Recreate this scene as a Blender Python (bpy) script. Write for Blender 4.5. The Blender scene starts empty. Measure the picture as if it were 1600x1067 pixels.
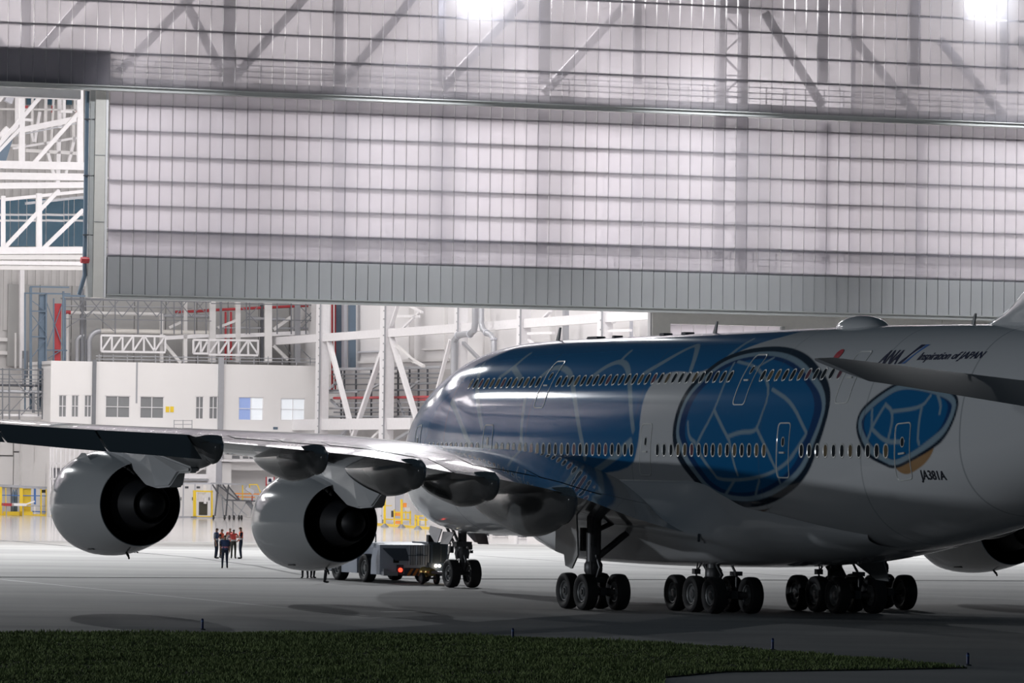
import bpy, bmesh, math, random
import numpy as np
from mathutils import Matrix, Vector
random.seed(7)
rng = np.random.default_rng(7)
SC = bpy.context.scene
COL = SC.collection

# ------------------------------------------------------------------ camera, sky, lights, exposure
FPX, PITCH, ROLL, EYE = 7170.0, 0.02652, 0.01285, 5.613      # focal length in pixels of a 1600 px wide frame; eye height in metres
cam = bpy.data.cameras.new('camera')
cam.sensor_width = 36.0
cam.lens = FPX/1600*36
cam.clip_start, cam.clip_end = 1.0, 3000
camo = bpy.data.objects.new('camera', cam)
COL.objects.link(camo)
_r = Vector((1, 0, 0)); _f = Vector((0, math.cos(PITCH), math.sin(PITCH))); _u = Vector((0, -math.sin(PITCH), math.cos(PITCH)))
_cr = _r*math.cos(ROLL)+_u*math.sin(ROLL); _cu = -_r*math.sin(ROLL)+_u*math.cos(ROLL)
camo.matrix_world = Matrix(((_cr.x, _cu.x, -_f.x, 0), (_cr.y, _cu.y, -_f.y, 0), (_cr.z, _cu.z, -_f.z, EYE), (0, 0, 0, 1)))
SC.camera = camo

SC.view_settings.view_transform = 'Standard'
SC.view_settings.look = 'None'
SC.view_settings.gamma = 1.0
SC.view_settings.use_curve_mapping = False
SC.view_settings.exposure = -1.4

world = bpy.data.worlds.new('night_sky')
SC.world = world
world.use_nodes = True
world.node_tree.nodes['Background'].inputs[0].default_value = (0.33, 0.52, 0.70, 1)
world.node_tree.nodes['Background'].inputs[1].default_value = 0.095

# the hangar stands in its own frame: s along its front (to the right), t into the building, z up
YAW = math.radians(19.85)
HO = np.array([-33.97, 306.27])
HE = np.array([math.cos(YAW), math.sin(YAW)])
HN = np.array([-math.sin(YAW), math.cos(YAW)])
def HW(s, t, z): return Vector((HO[0]+s*HE[0]+t*HN[0], HO[1]+s*HE[1]+t*HN[1], z))
def ray(px, py):
    """direction of a photo point seen from the camera"""
    u0, v0 = px-800, py-533.5
    c, s = math.cos(ROLL), math.sin(ROLL)
    x, z = (u0*c+v0*s)/FPX, -(-u0*s+v0*c)/FPX
    c, s = math.cos(PITCH), math.sin(PITCH)
    return np.array([x, c-z*s, s+z*c])
def on_plane(px, py, t):
    """where a photo point meets the upright plane t of the hangar -> (s, t, z)"""
    r = ray(px, py)
    k = (t+HO@HN)/(r[:2]@HN)
    return np.array([(k*r[:2]-HO)@HE, t, EYE+k*r[2]])
def px_scale(px, t):
    r = ray(px, 700)
    return FPX*(r[:2]@HN)/(t+HO@HN)/r[1]*r[1]
def ground_at(px, py):
    r = ray(px, py); k = -EYE/r[2]
    return Vector((k*r[0], k*r[1], 0))
def ground_h(px, py):
    w = ground_at(px, py); d = np.array([w.x, w.y])-HO
    return np.array([d@HE, d@HN, 0.0])

def area(name, loc, rot, sx, sy, watts, colour=(1, .97, .95)):
    l = bpy.data.lights.new(name, 'AREA'); l.shape = 'RECTANGLE'; l.size = sx; l.size_y = sy; l.energy = watts; l.color = colour
    o = bpy.data.objects.new(name, l); COL.objects.link(o); o.location = loc; o.rotation_euler = rot
    return o
LAMP_W = 22500
for s_ in (-48, -6, 40, 86):
    for t_ in (22, 66, 108):
        area('hangar_ceiling_light', HW(s_, t_, 40.8), (0, 0, YAW), 22, 16, LAMP_W*(1.9 if t_ < 30 else .85))
def spot(name, loc, target, watts, angle, blend=.6, radius=.6, colour=(.96, .98, 1)):
    l = bpy.data.lights.new(name, 'SPOT'); l.energy = watts; l.spot_size = math.radians(angle); l.spot_blend = blend; l.shadow_soft_size = radius; l.color = colour
    o = bpy.data.objects.new(name, l); COL.objects.link(o); o.location = loc
    o.rotation_euler = (Vector(target)-Vector(loc)).to_track_quat('-Z', 'Y').to_euler()
    return o
FACADE_FILL_W = 135000
FLOOD_W = 475000          # floodlights on brackets out from the top of the hangar front
for s_ in (-45, -6, 33, 72):
    spot('facade_floodlight', HW(s_, -6, 42.0), HW(s_, -40, 0), FLOOD_W, 88, 1.0)
for s_, k_ in ((-45, 1), (-12, .6), (10, .42), (28, .8), (50, .8), (74, .8)):  # unseen spots added to brighten the cladding and posts of the front
    spot('facade_fill_spot', HW(s_, -9, 42.0), HW(s_, 0, 17.5), FACADE_FILL_W*k_, 60, 1.0)
for s_, z_ in ((33.5, 38.2), (72.5, 39.4)):                                     # and their bare lamp bowls, close to the sheets
    l_ = bpy.data.lights.new('lamp_bowl', 'POINT'); l_.energy = 14000; l_.shadow_soft_size = .5; l_.color = (.95, .98, 1)
    o_ = bpy.data.objects.new('lamp_bowl', l_); COL.objects.link(o_); o_.location = HW(s_, -2.0, z_)
for p_, w_ in (((-330, 150, 30), 1900000), ((-170, -130, 40), 420000)):      # unseen point lamps added to fill the aircraft's near side
    l_ = bpy.data.lights.new('near_side_fill', 'POINT'); l_.energy = w_; l_.shadow_soft_size = 2.5; l_.color = (.9, .95, 1)
    o_ = bpy.data.objects.new('near_side_fill', l_); COL.objects.link(o_); o_.location = p_

# ------------------------------------------------------------------ materials
MATS = {}
def mat(name, colour, rough=.5, metal=0.0, var=.06, scale=3.0, emit=None, coat=0.0, bump=0.0, spec=.5):
    m = bpy.data.materials.new(name); m.use_nodes = True
    nt = m.node_tree; b = nt.nodes['Principled BSDF']
    b.inputs['Roughness'].default_value = rough
    b.inputs['Metallic'].default_value = metal
    b.inputs['Specular IOR Level'].default_value = spec
    b.inputs['Coat Weight'].default_value = coat
    b.inputs['Coat Roughness'].default_value = .03
    tc = nt.nodes.new('ShaderNodeTexCoord'); nz = nt.nodes.new('ShaderNodeTexNoise'); cr = nt.nodes.new('ShaderNodeMix')
    cr.data_type = 'RGBA'
    nz.inputs['Scale'].default_value = scale; nz.inputs['Detail'].default_value = 3
    nt.links.new(tc.outputs['Object'], nz.inputs['Vector'])
    nt.links.new(nz.outputs['Fac'], cr.inputs['Factor'])
    c = np.array(colour)
    cr.inputs['A'].default_value = (*np.clip(c*(1-var), 0, 1), 1); cr.inputs['B'].default_value = (*np.clip(c*(1+var), 0, 1), 1)
    nt.links.new(cr.outputs['Result'], b.inputs['Base Color'])
    if emit:
        b.inputs['Emission Color'].default_value = (*emit[0], 1); b.inputs['Emission Strength'].default_value = emit[1]
    if bump:
        bp = nt.nodes.new('ShaderNodeBump'); bp.inputs['Strength'].default_value = bump
        nt.links.new(nz.outputs['Fac'], bp.inputs['Height']); nt.links.new(bp.outputs['Normal'], b.inputs['Normal'])
    MATS[name] = m
    return m
mat('white_steel', (.80, .79, .81), .45)
mat('grey_steel', (.20, .21, .23), .45, .2)
mat('sheet_steel', (.34, .35, .37), .4, .3)
mat('dark_steel', (.10, .105, .12), .45, .4)
mat('blue_steel', (.13, .18, .24), .45, .2)
mat('red_paint', (.42, .04, .05), .4)
mat('yellow_paint', (.82, .58, .04), .45)
mat('orange_paint', (.85, .30, .05), .45)
mat('blue_paint', (.06, .16, .42), .45)
mat('galvanised', (.40, .41, .44), .4, .35)
mat('white_wall', (.80, .79, .79), .6, var=.02, scale=.4)
mat('grey_wall', (.58, .57, .57), .6, var=.03, scale=.4)
mat('side_wall', (.72, .71, .72), .6, var=.02, scale=.3)
mat('gallery_grey', (.36, .36, .36), .6, var=.05, scale=.3)
mat('back_wall', (.52, .51, .51), .6, var=.03, scale=.3)
mat('panel_wall', (.70, .69, .69), .55, var=.03, scale=.5)
mat('roller_grey', (.33, .35, .42), .5)
mat('dim_grey_door', (.50, .51, .56), .5)
mat('dark_glass', (.05, .06, .07), .08, spec=.8)
mat('grey_glass', (.22, .23, .24), .1, spec=.8)
mat('blue_glass', (.02, .09, .15), .1, spec=.9)
mat('lit_glass', (.8, .85, .9), .2, emit=((.9, .95, 1), .75))
mat('lit_blue', (.3, .4, .7), .3, emit=((.35, .47, .85), .5))
mat('rubber', (.012, .012, .014), .65, var=.2, scale=8, bump=.05)
mat('rim', (.16, .165, .17), .45, .5)
mat('black', (.008, .008, .01), .5)
mat('aircraft_white', (.60, .61, .63), .13, coat=.5, var=.02, scale=.6)
mat('aircraft_grey', (.34, .35, .36), .26, coat=.3, var=.05, scale=.8)
mat('wing_grey', (.15, .155, .16), .16, coat=.6, var=.05, scale=.5)
mat('tail_grey', (.13, .14, .155), .5, spec=.12, var=.03)
mat('bare_metal', (.62, .63, .64), .22, .9, var=.05)
mat('nacelle', (.46, .47, .48), .12, coat=.5, var=.03, scale=.8)
mat('exhaust', (.012, .012, .015), .55, .4)
mat('gear_metal', (.10, .10, .105), .45, .5, var=.3, scale=5)
mat('gear_white', (.40, .40, .40), .45)
mat('trim_light', (.62, .63, .62), .3, coat=.3)
mat('navy', (.012, .016, .06), .4)
mat('letter_black', (.015, .018, .03), .4)
mat('flag_red', (.5, .02, .04), .4)
mat('pane_dark', (.02, .022, .025), .06, spec=.8)
mat('pane_warm', (.16, .12, .07), .1, spec=.8)  # dim cabin light put into the pane colour, likewise in the rose pane
mat('pane_rose', (.16, .06, .08), .1, spec=.8)
mat('tug_grey', (.44, .48, .56), .45, var=.08, scale=2)
mat('tug_dark', (.06, .08, .11), .4)
mat('hazard_orange', (.55, .20, .05), .5)
mat('tail_red', (.5, .02, .01), .3, emit=((1, .06, .03), 7))
mat('work_lamp', (.9, .85, .7), .3, emit=((1, .9, .75), 9))
mat('brass', (.42, .30, .10), .35, .7)
mat('skin', (.42, .25, .18), .55)
mat('hair', (.015, .012, .012), .6)
mat('cloth_navy', (.02, .03, .06), .8)
mat('cloth_dark', (.025, .025, .03), .8)
mat('cloth_olive', (.06, .06, .05), .8)
mat('cloth_grey', (.35, .38, .42), .8)
mat('vest_orange', (1.0, .20, .09), .7)
mat('vest_red', (1.0, .14, .12), .7)
mat('vest_navy', (.05, .09, .22), .7)
mat('vest_pink', (.75, .28, .36), .6)
mat('reflector', (.75, .75, .76), .4)
mat('marker_blue', (.01, .025, .12), .35)
mat('metal_cladding', (.45, .455, .47), .32, .2, var=.05, scale=.5)
mat('frame_grey', (.42, .43, .43), .5)
mat('beige_metal', (.66, .64, .61), .5)

def panel_material(name, clear):
    """milky translucent sheet: light from inside glows through it and what stands behind shows dimly"""
    m = bpy.data.materials.new(name); m.use_nodes = True
    nt = m.node_tree; nt.nodes.clear()
    out = nt.nodes.new('ShaderNodeOutputMaterial')
    tl = nt.nodes.new('ShaderNodeBsdfTranslucent'); tl.inputs[0].default_value = (.86, .83, .88, 1)
    df = nt.nodes.new('ShaderNodeBsdfDiffuse'); df.inputs[0].default_value = (.5, .5, .52, 1)
    tr = nt.nodes.new('ShaderNodeBsdfTransparent'); tr.inputs[0].default_value = (.95, .94, .96, 1)
    gl = nt.nodes.new('ShaderNodeBsdfGlossy'); gl.inputs['Roughness'].default_value = .18
    lw = nt.nodes.new('ShaderNodeFresnel'); lw.inputs['IOR'].default_value = 1.4
    a = nt.nodes.new('ShaderNodeMixShader'); a.inputs[0].default_value = .14
    b = nt.nodes.new('ShaderNodeMixShader'); b.inputs[0].default_value = .34
    c = nt.nodes.new('ShaderNodeMixShader')
    tc = nt.nodes.new('ShaderNodeTexCoord'); oi = nt.nodes.new('ShaderNodeObjectInfo')
    mr = nt.nodes.new('ShaderNodeMapRange'); mr.inputs['To Min'].default_value = clear-.025; mr.inputs['To Max'].default_value = clear+.025
    nt.links.new(oi.outputs['Random'], mr.inputs['Value']); nt.links.new(mr.outputs[0], b.inputs[0])
    nt.links.new(tl.outputs[0], a.inputs[1]); nt.links.new(df.outputs[0], a.inputs[2])
    nt.links.new(a.outputs[0], b.inputs[1]); nt.links.new(tr.outputs[0], b.inputs[2])
    nt.links.new(lw.outputs[0], c.inputs[0]); nt.links.new(b.outputs[0], c.inputs[1]); nt.links.new(gl.outputs[0], c.inputs[2])
    nt.links.new(c.outputs[0], out.inputs[0])
    MATS[name] = m
panel_material('milky_sheet', .36)
panel_material('clear_sheet', .66)

def ground_material(name, base, dark, rough, streak, scale):
    m = bpy.data.materials.new(name); m.use_nodes = True
    nt = m.node_tree; b = nt.nodes['Principled BSDF']
    tc = nt.nodes.new('ShaderNodeTexCoord')
    mp = nt.nodes.new('ShaderNodeMapping'); mp.inputs['Scale'].default_value = (scale, scale*streak, 1)
    n1 = nt.nodes.new('ShaderNodeTexNoise'); n1.inputs['Scale'].default_value = 1; n1.inputs['Detail'].default_value = 5
    n2 = nt.nodes.new('ShaderNodeTexNoise'); n2.inputs['Scale'].default_value = 2.2; n2.inputs['Detail'].default_value = 6
    mx = nt.nodes.new('ShaderNodeMix'); mx.data_type = 'RGBA'
    rp = nt.nodes.new('ShaderNodeMapRange'); rp.inputs['From Min'].default_value = .36; rp.inputs['From Max'].default_value = .64
    nt.links.new(tc.outputs['Object'], mp.inputs[0]); nt.links.new(mp.outputs[0], n1.inputs[0]); nt.links.new(tc.outputs['Object'], n2.inputs[0])
    nt.links.new(n1.outputs['Fac'], rp.inputs['Value']); nt.links.new(rp.outputs[0], mx.inputs['Factor'])
    mx.inputs['A'].default_value = (*dark, 1); mx.inputs['B'].default_value = (*base, 1)
    nt.links.new(mx.outputs['Result'], b.inputs['Base Color'])
    b.inputs['Roughness'].default_value = rough
    b.inputs['Specular IOR Level'].default_value = .35
    MATS[name] = m
ground_material('apron_concrete', (.38, .37, .36), (.27, .265, .26), .8, 4, .05)
ground_material('hangar_floor', (.62, .60, .60), (.54, .53, .53), .12, 1, .1)
ground_material('asphalt', (.15, .15, .15), (.10, .10, .10), .85, 3, .08)
ground_material('soil', (.030, .035, .016), (.015, .018, .010), .95, 1, .4)
mat('grass_blade', (.19, .25, .09), .8, var=.5, scale=.35)
mat('paint_line', (.62, .62, .60), .6)

# ------------------------------------------------------------------ mesh helpers
class MB:
    """collects shapes and links them as ONE mesh object"""
    def __init__(self): self.v = []; self.f = []; self.m = []; self.k = 0
    def add(self, v, f, mi=None):
        o = len(self.v); self.v += [tuple(map(float, p)) for p in v]; self.f += [tuple(i+o for i in q) for q in f]
        self.m += [self.k if mi is None else mi]*len(f); return self
    def box(self, c, d, mi=None):
        x, y, z = c; a, b, h = d[0]/2, d[1]/2, d[2]/2
        v = [(x+i*a, y+j*b, z+k*h) for k in (-1, 1) for j in (-1, 1) for i in (-1, 1)]
        return self.add(v, [(0, 2, 3, 1), (4, 5, 7, 6), (0, 1, 5, 4), (2, 6, 7, 3), (0, 4, 6, 2), (1, 3, 7, 5)], mi)
    def span(self, lo, hi, mi=None):
        return self.box([(a+b)/2 for a, b in zip(lo, hi)], [abs(b-a) for a, b in zip(lo, hi)], mi)
    def beam(self, p, q, w, h=None, mi=None, up=(0, 0, 1)):
        p, q = np.array(p, float), np.array(q, float); h = h or w
        d = q-p; L = np.linalg.norm(d)
        if L < 1e-6: return self
        d /= L; u = np.array(up, float)
        if abs(d@u) > .95: u = np.array([0, 1., 0])
        r = np.cross(d, u); r /= np.linalg.norm(r); u = np.cross(r, d)
        v = [e+i*r*w/2+j*u*h/2 for e in (p, q) for j in (-1, 1) for i in (-1, 1)]
        return self.add(v, [(0, 1, 3, 2), (4, 6, 7, 5), (0, 4, 5, 1), (2, 3, 7, 6), (0, 2, 6, 4), (1, 5, 7, 3)], mi)
    def tube(self, pts, r, n=10, mi=None, cap=True):
        pts = [np.array(p, float) for p in pts]; rs = r if hasattr(r, '__len__') else [r]*len(pts)
        V = []; u = None
        for i, p in enumerate(pts):
            d = pts[min(i+1, len(pts)-1)]-pts[max(i-1, 0)]; d = d/np.linalg.norm(d)
            if u is None:
                a = np.array([0, 0, 1.]) if abs(d[2]) < .9 else np.array([0, 1., 0])
            else: a = u
            s = np.cross(d, a); s /= np.linalg.norm(s); u = np.cross(s, d)
            for k in range(n):
                t = 2*math.pi*k/n
                V.append(p+rs[i]*(math.cos(t)*s+math.sin(t)*u))
        F = [(i*n+k, i*n+(k+1) % n, (i+1)*n+(k+1) % n, (i+1)*n+k) for i in range(len(pts)-1) for k in range(n)]
        if cap: F += [tuple(range(n-1, -1, -1)), tuple((len(pts)-1)*n+k for k in range(n))]
        return self.add(V, F, mi)
    def lathe(self, prof, c=(0, 0, 0), axis='x', n=36, mi=None, closed=False):
        """profile of (along, radius) turned about an axis through c; mi may be a list per profile segment"""
        V = []
        for a, r in prof:
            for k in range(n):
                t = 2*math.pi*k/n; p, q = r*math.cos(t), r*math.sin(t)
                V.append({'x': (a, p, q), 'y': (q, a, p), 'z': (p, q, a)}[axis])
        V = [(x+c[0], y+c[1], z+c[2]) for x, y, z in V]
        m = len(prof); R = range(m if closed else m-1)
        for i in R:
            j = (i+1) % m
            self_f = [(i*n+k, j*n+k, j*n+(k+1) % n, i*n+(k+1) % n) for k in range(n)]
            if i == 0: base = len(self.v); self.v += [tuple(map(float, p)) for p in V]
            self.f += [tuple(q+base for q in f) for f in self_f]
            self.m += [(mi[i] if isinstance(mi, (list, tuple)) else (self.k if mi is None else mi))]*n
        return self
    def prism(self, poly, lo, hi, plane='xz', mi=None):
        """polygon in a plane, given thickness along the third axis"""
        n = len(poly)
        g = {'xz': lambda a, b, t: (a, t, b), 'yz': lambda a, b, t: (t, a, b), 'xy': lambda a, b, t: (a, b, t)}[plane]
        V = [g(a, b, lo) for a, b in poly]+[g(a, b, hi) for a, b in poly]
        F = [tuple(range(n-1, -1, -1)), tuple(range(n, 2*n))]+[(i, (i+1) % n, n+(i+1) % n, n+i) for i in range(n)]
        return self.add(V, F, mi)
    def grid(self, P, mi=None, wrap=False):
        """P: array (a, b, 3) -> quads"""
        a, b, _ = P.shape; o = len(self.v)
        self.v += [tuple(p) for p in P.reshape(-1, 3).tolist()]
        B = b if wrap else b-1
        q = [(o+i*b+j, o+i*b+(j+1) % b, o+(i+1)*b+(j+1) % b, o+(i+1)*b+j) for i in range(a-1) for j in range(B)]
        self.f += q; self.m += [self.k if mi is None else mi]*len(q); return self
    def mesh(self, name, mats, origin=(0, 0, 0), smooth=False, angle=40):
        me = bpy.data.meshes.new(name)
        o = np.array(origin, float)
        V = [tuple(np.array(p)-o) for p in self.v] if np.any(o) else self.v
        me.from_pydata(V, [], self.f)
        for m in (mats if isinstance(mats, (list, tuple)) else [mats]): me.materials.append(MATS[m])
        if self.m and max(self.m) > 0: me.polygons.foreach_set('material_index', self.m)
        bm = bmesh.new(); bm.from_mesh(me)
        bmesh.ops.recalc_face_normals(bm, faces=bm.faces)
        if smooth:
            for f in bm.faces: f.smooth = True
            ca = math.radians(angle)
            for e in bm.edges:
                if len(e.link_faces) == 2 and e.calc_face_angle(0) > ca: e.smooth = False
        bm.to_mesh(me); bm.free()
        return me
    def build(self, name, mats, parent=None, origin=(0, 0, 0), smooth=False, angle=40):
        return link(name, self.mesh(name, mats, origin, smooth, angle), parent)
def link(name, me, parent=None, loc=None, rotz=None):
    o = bpy.data.objects.new(name, me); COL.objects.link(o)
    if parent: o.parent = parent
    if loc is not None: o.location = loc
    if rotz is not None: o.rotation_euler = (0, 0, rotz)
    return o
def tag(o, label=None, cat=None, group=None, kind=None):
    if label: o['label'] = label
    if cat: o['category'] = cat
    if group: o['group'] = group
    if kind: o['kind'] = kind
    return o
def thing(name, label, cat, loc, rotz=0.0, group=None):
    o = bpy.data.objects.new(name, None); COL.objects.link(o); o.location = loc; o.rotation_euler = (0, 0, rotz)
    o.empty_display_size = .3
    return tag(o, label, cat, group)
def hthing(name, label, cat, s, t, z=0.0, group=None):
    """a thing set out in the hangar's frame; its shapes are given in hangar coordinates and built with hb()"""
    o = thing(name, label, cat, HW(s, t, z), YAW, group); o['_o'] = (s, t, z)
    return o
def hb(mb, name, mats, parent, smooth=False, root=None):
    r = root or parent
    while r.parent: r = r.parent
    return mb.build(name, mats, parent, tuple(r['_o']), smooth)
def hs(mb, name, mats, origin=(0, 0, 0), smooth=False, kind='structure'):
    """top-level piece of the setting in the hangar's frame"""
    o = mb.build(name, mats, None, origin, smooth); o.location = HW(*origin); o.rotation_euler = (0, 0, YAW); o['_o'] = origin
    if kind: o['kind'] = kind
    return o
def bar(mb, t, p, q, wpx, depth=.2, mi=None):
    """a member standing in the plane t between two photo points, wpx photo pixels wide"""
    a, b = on_plane(*p, t), on_plane(*q, t)
    w = wpx/(FPX*(ray(p[0], p[1])[:2]@HN)/(t+HO@HN))
    return mb.beam(a, b, depth, w, mi, up=(0, 1, 0)) if False else mb.beam(a, b, w, depth, mi, up=(0, 1, 0))
# ------------------------------------------------------------------ ground
def slab(name, poly, z0, z1, m, kind='structure'):
    b = MB(); n = len(poly)
    V = [HW(s, t, z0) for s, t in poly]+[HW(s, t, z1) for s, t in poly]
    b.add([tuple(v) for v in V], [tuple(range(n-1, -1, -1)), tuple(range(n, 2*n))]+[(i, (i+1) % n, n+(i+1) % n, n+i) for i in range(n)])
    o = b.build(name, m); o['kind'] = kind
    return o
def rect(s0, s1, t0, t1): return [(s0, t0), (s1, t0), (s1, t1), (s0, t1)]
slab('floor', rect(-76, 110, -.6, 142), -.3, 0.0, 'hangar_floor')
apron = slab('apron_ground', rect(-170, 190, -89.6, -.6), -.3, 0.0, 'apron_concrete')
apron2 = slab('apron_ground', rect(-170, 190, -330, -91.2), -.3, 0.0, 'apron_concrete')
slab('trim_1', rect(-170, 190, -91.2, -89.6), -.3, -.02, 'asphalt')          # the dark slot drain across the apron
slab('trim_2', rect(-8, 46.5, -1.1, -.6), -.02, .015, 'metal_cladding')      # door rail in the floor at the threshold
def line_on_apron(parent, p, q, w):
    a, b = HW(*p, .004), HW(*q, .004); d = (b-a).normalized(); r = Vector((d.y, -d.x, 0))*w/2
    m = MB(); m.add([a+r, b+r, b-r, a-r], [(0, 1, 2, 3)]); return m.build('marking_line', 'paint_line', parent)
line_on_apron(apron2, (-22.6, -93.0), (-20.2, -141.0), .16)
line_on_apron(apron2, (-18.2, -136.6), (-16.8, -136.5), .5)
line_on_apron(apron2, (12.4, -108.2), (17.2, -123.2), .22)
line_on_apron(apron2, (-2.4, -149.4), (-1.2, -158.0), .2)
def joint(parent, pts, w):
    for p, q in zip(pts[:-1], pts[1:]):
        a, b = ground_at(*p), ground_at(*q); a.z = b.z = .004; d = (b-a).normalized(); r = Vector((d.y, -d.x, 0))*w/2
        m = MB(); m.add([a+r, b+r, b-r, a-r], [(0, 1, 2, 3)]); m.build('joint_line', 'asphalt', parent)
joint(apron, [(-40, 841), (20, 845.5), (300, 871), (400, 884), (470, 898)], .35)
joint(apron, [(745, 868), (1010, 886), (1300, 904)], .3)
line_on_apron(apron, (-30.0, -6.0), (-16.0, -60.0), .25)
# grass verge
gpoly = [(-75, -157), (-37, -157), (-30, -157), (-26.6, -157.3), (-23.6, -159), (-21.4, -161.2), (-18.8, -165), (-17.4, -169), (-16.5, -175.4), (-15.9, -182.2),
         (-19.5, -183.2), (-24.0, -184.0), (-27.0, -187.0), (-29.0, -192), (-30, -200), (-80, -200)]
slab('grass_ground', gpoly, -.1, .03, 'soil')
def in_poly(x, y, poly):
    r = np.zeros(len(x), bool); n = len(poly)
    for i in range(n):
        (x0, y0), (x1, y1) = poly[i], poly[(i+1) % n]
        c = ((y0 > y) != (y1 > y)) & (x < (x1-x0)*(y-y0)/(y1-y0+1e-12)+x0)
        r ^= c
    return r
def make_grass():
    N = 150000
    s = rng.uniform(-50, -15.8, N); t = rng.uniform(-193, -153.9, N)
    k = in_poly(s, t, gpoly); s, t = s[k], t[k]; n = len(s)
    cl = .5+.5*np.sin(s*1.1+np.sin(t*.7)*2)*np.sin(t*.9+np.cos(s*.5)*2)
    h = (.04+.07*cl)*rng.uniform(.5, 1.5, n); w = rng.uniform(.02, .045, n); a = rng.uniform(0, math.pi, n)
    x = HO[0]+s*HE[0]+t*HN[0]; y = HO[1]+s*HE[1]+t*HN[1]
    V = np.empty((n, 3, 3)); dx, dy = np.cos(a)*w, np.sin(a)*w
    V[:, 0] = np.stack([x-dx, y-dy, np.full(n, .02)], 1); V[:, 1] = np.stack([x+dx, y+dy, np.full(n, .02)], 1)
    V[:, 2] = np.stack([x+rng.normal(0, .04, n), y+rng.normal(0, .04, n), .03+h], 1)
    me = bpy.data.meshes.new('grass'); me.vertices.add(3*n); me.vertices.foreach_set('co', V.ravel())
    me.loops.add(3*n); me.loops.foreach_set('vertex_index', np.arange(3*n)); me.polygons.add(n); me.polygons.foreach_set('loop_start', np.arange(0, 3*n, 3))
    me.update(); me.materials.append(MATS['grass_blade'])
    tag(link('grass', me), 'short dark green grass on the verge in front of the taxiway', 'grass', kind='stuff')
make_grass()
# blue edge markers
mk = thing('edge_marker', 'x', 'marker', (0, 0, 0), 0, 'blue edge markers along the verge')
b = MB(); b.lathe([(0, .0), (0, .11), (.03, .11), (.05, .05)], axis='z', n=16); mk_base = b.build('base', 'dark_steel', mk, smooth=True)
b = MB(); b.lathe([(.04, .045), (.33, .045), (.37, .03), (.38, 0)], axis='z', n=14); mk_post = b.build('post', 'marker_blue', mk, smooth=True)
b = MB(); b.lathe([(.27, .047), (.31, .047)], axis='z', n=14); mk_band = b.build('band', 'blue_paint', mk, smooth=True)
MK = [((316, 984), 'thin blue edge marker standing on the verge far left of the wing engines side, leftmost of the four', True),
      ((801, 999.5), 'thin blue edge marker on the grass edge below the port wing gear wheels', False),
      ((1207, 1016), 'thin blue edge marker on the grass edge below the body gear wheels', False),
      ((1512, 1040), 'thin blue edge marker on bare pavement past the grass tip, rightmost of the four', False)]
MK[0] = (MK[0][0], 'thin blue edge marker on the grass edge, leftmost of the four', True)
for p, lab, first in MK:
    if first: r = mk
    else:
        r = mk.copy(); COL.objects.link(r)
        for c in (mk_base, mk_post, mk_band):
            d = c.copy(); COL.objects.link(d); d.parent = r
    r.location = ground_at(*p); r['label'] = lab

# ------------------------------------------------------------------ hangar shell
def wall(name, lo, hi, m):
    b = MB(); b.span(lo, hi); return hs(b, name, m, (lo[0], lo[1], 0))
wb = wall('wall_back', (-66, 140, 0), (110, 141, 42.5), 'back_wall')
wall('wall_left', (-66.5, 0, 0), (-65.5, 141, 42.5), 'white_wall')
wall('wall_end', (110, 0, 0), (111, 141, 42.5), 'white_wall')
wall('ceiling', (-66, 0, 42.3), (111, 141, 42.9), 'white_wall')

PW, GAP = .88, .035
def panel_mesh(name, z0, z1, m, th=.06):
    b = MB(); b.span((GAP/2, 0, z0), (PW-GAP/2, th, z1)); b.span((GAP/2, -.035, z0), (GAP/2+.045, 0, z1))
    return b.mesh(name, m)
# upper tier, above 30.4 m
b = MB(); b.span((-66, -.25, 30.35), (100, .45, 30.62)); b.span((-66, -.35, 30.62), (100, -.05, 30.68))
b2 = hs(b, 'wall_front_upper', 'frame_grey', (0, 0, 0))
pm = panel_mesh('panel', 30.68, 42.0, 'clear_sheet')
for i in range(-75, 112): link('panel', pm, b2, (i*PW, 0, 0))
# lowered tier: milky sheet above, metal cladding along its lower edge; one left of the tail slot too
def lower_tier(s0, n, name):
    s1 = s0+n*PW
    b = MB(); b.span((s0-.1, .3, 16.35), (s1, 1.0, 16.62)); b.span((s0-.1, .25, 16.62), (s1, .45, 16.68))
    o = hs(b, name, 'frame_grey', (0, 0, 0))
    up = panel_mesh('panel', 19.25, 30.34, 'milky_sheet'); lo = panel_mesh('cladding_panel', 16.68, 19.2, 'metal_cladding')
    for i in range(n):
        link('panel', up, o, (s0+i*PW, .5, 0)); link('cladding_panel', lo, o, (s0+i*PW, .5, 0))
    g = MB()
    for z in (29.5, 27.75, 26.05, 24.37, 22.7): g.span((s0, .62, z-.07), (s1, .86, z+.07))
    g.build('girt', 'sheet_steel', o)
    g = MB(); g.span((s0, .62, 20.85), (s1, 1.3, 21.1)); g.span((s0, .62, 19.15), (s1, 1.9, 19.4))
    for z in (19.85, 20.3): g.span((s0, 1.25, z-.04), (s1, 1.33, z+.04))
    k = 0
    while s0+k*1.76 < s1: g.span((s0+k*1.76-.04, 1.25, 19.2), (s0+k*1.76+.04, 1.33, 20.9)); k += 1
    g.build('walkway', 'galvanised', o)
    g = MB(); g.span((s0, .8, 16.6), (s1, 2.0, 19.2)); g.build('box_girder', 'sheet_steel', o)
    return o
wl = lower_tier(7.22, 100, 'wall_front_lower')
lower_tier(-65.5, 65, 'wall_front_lower')
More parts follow.
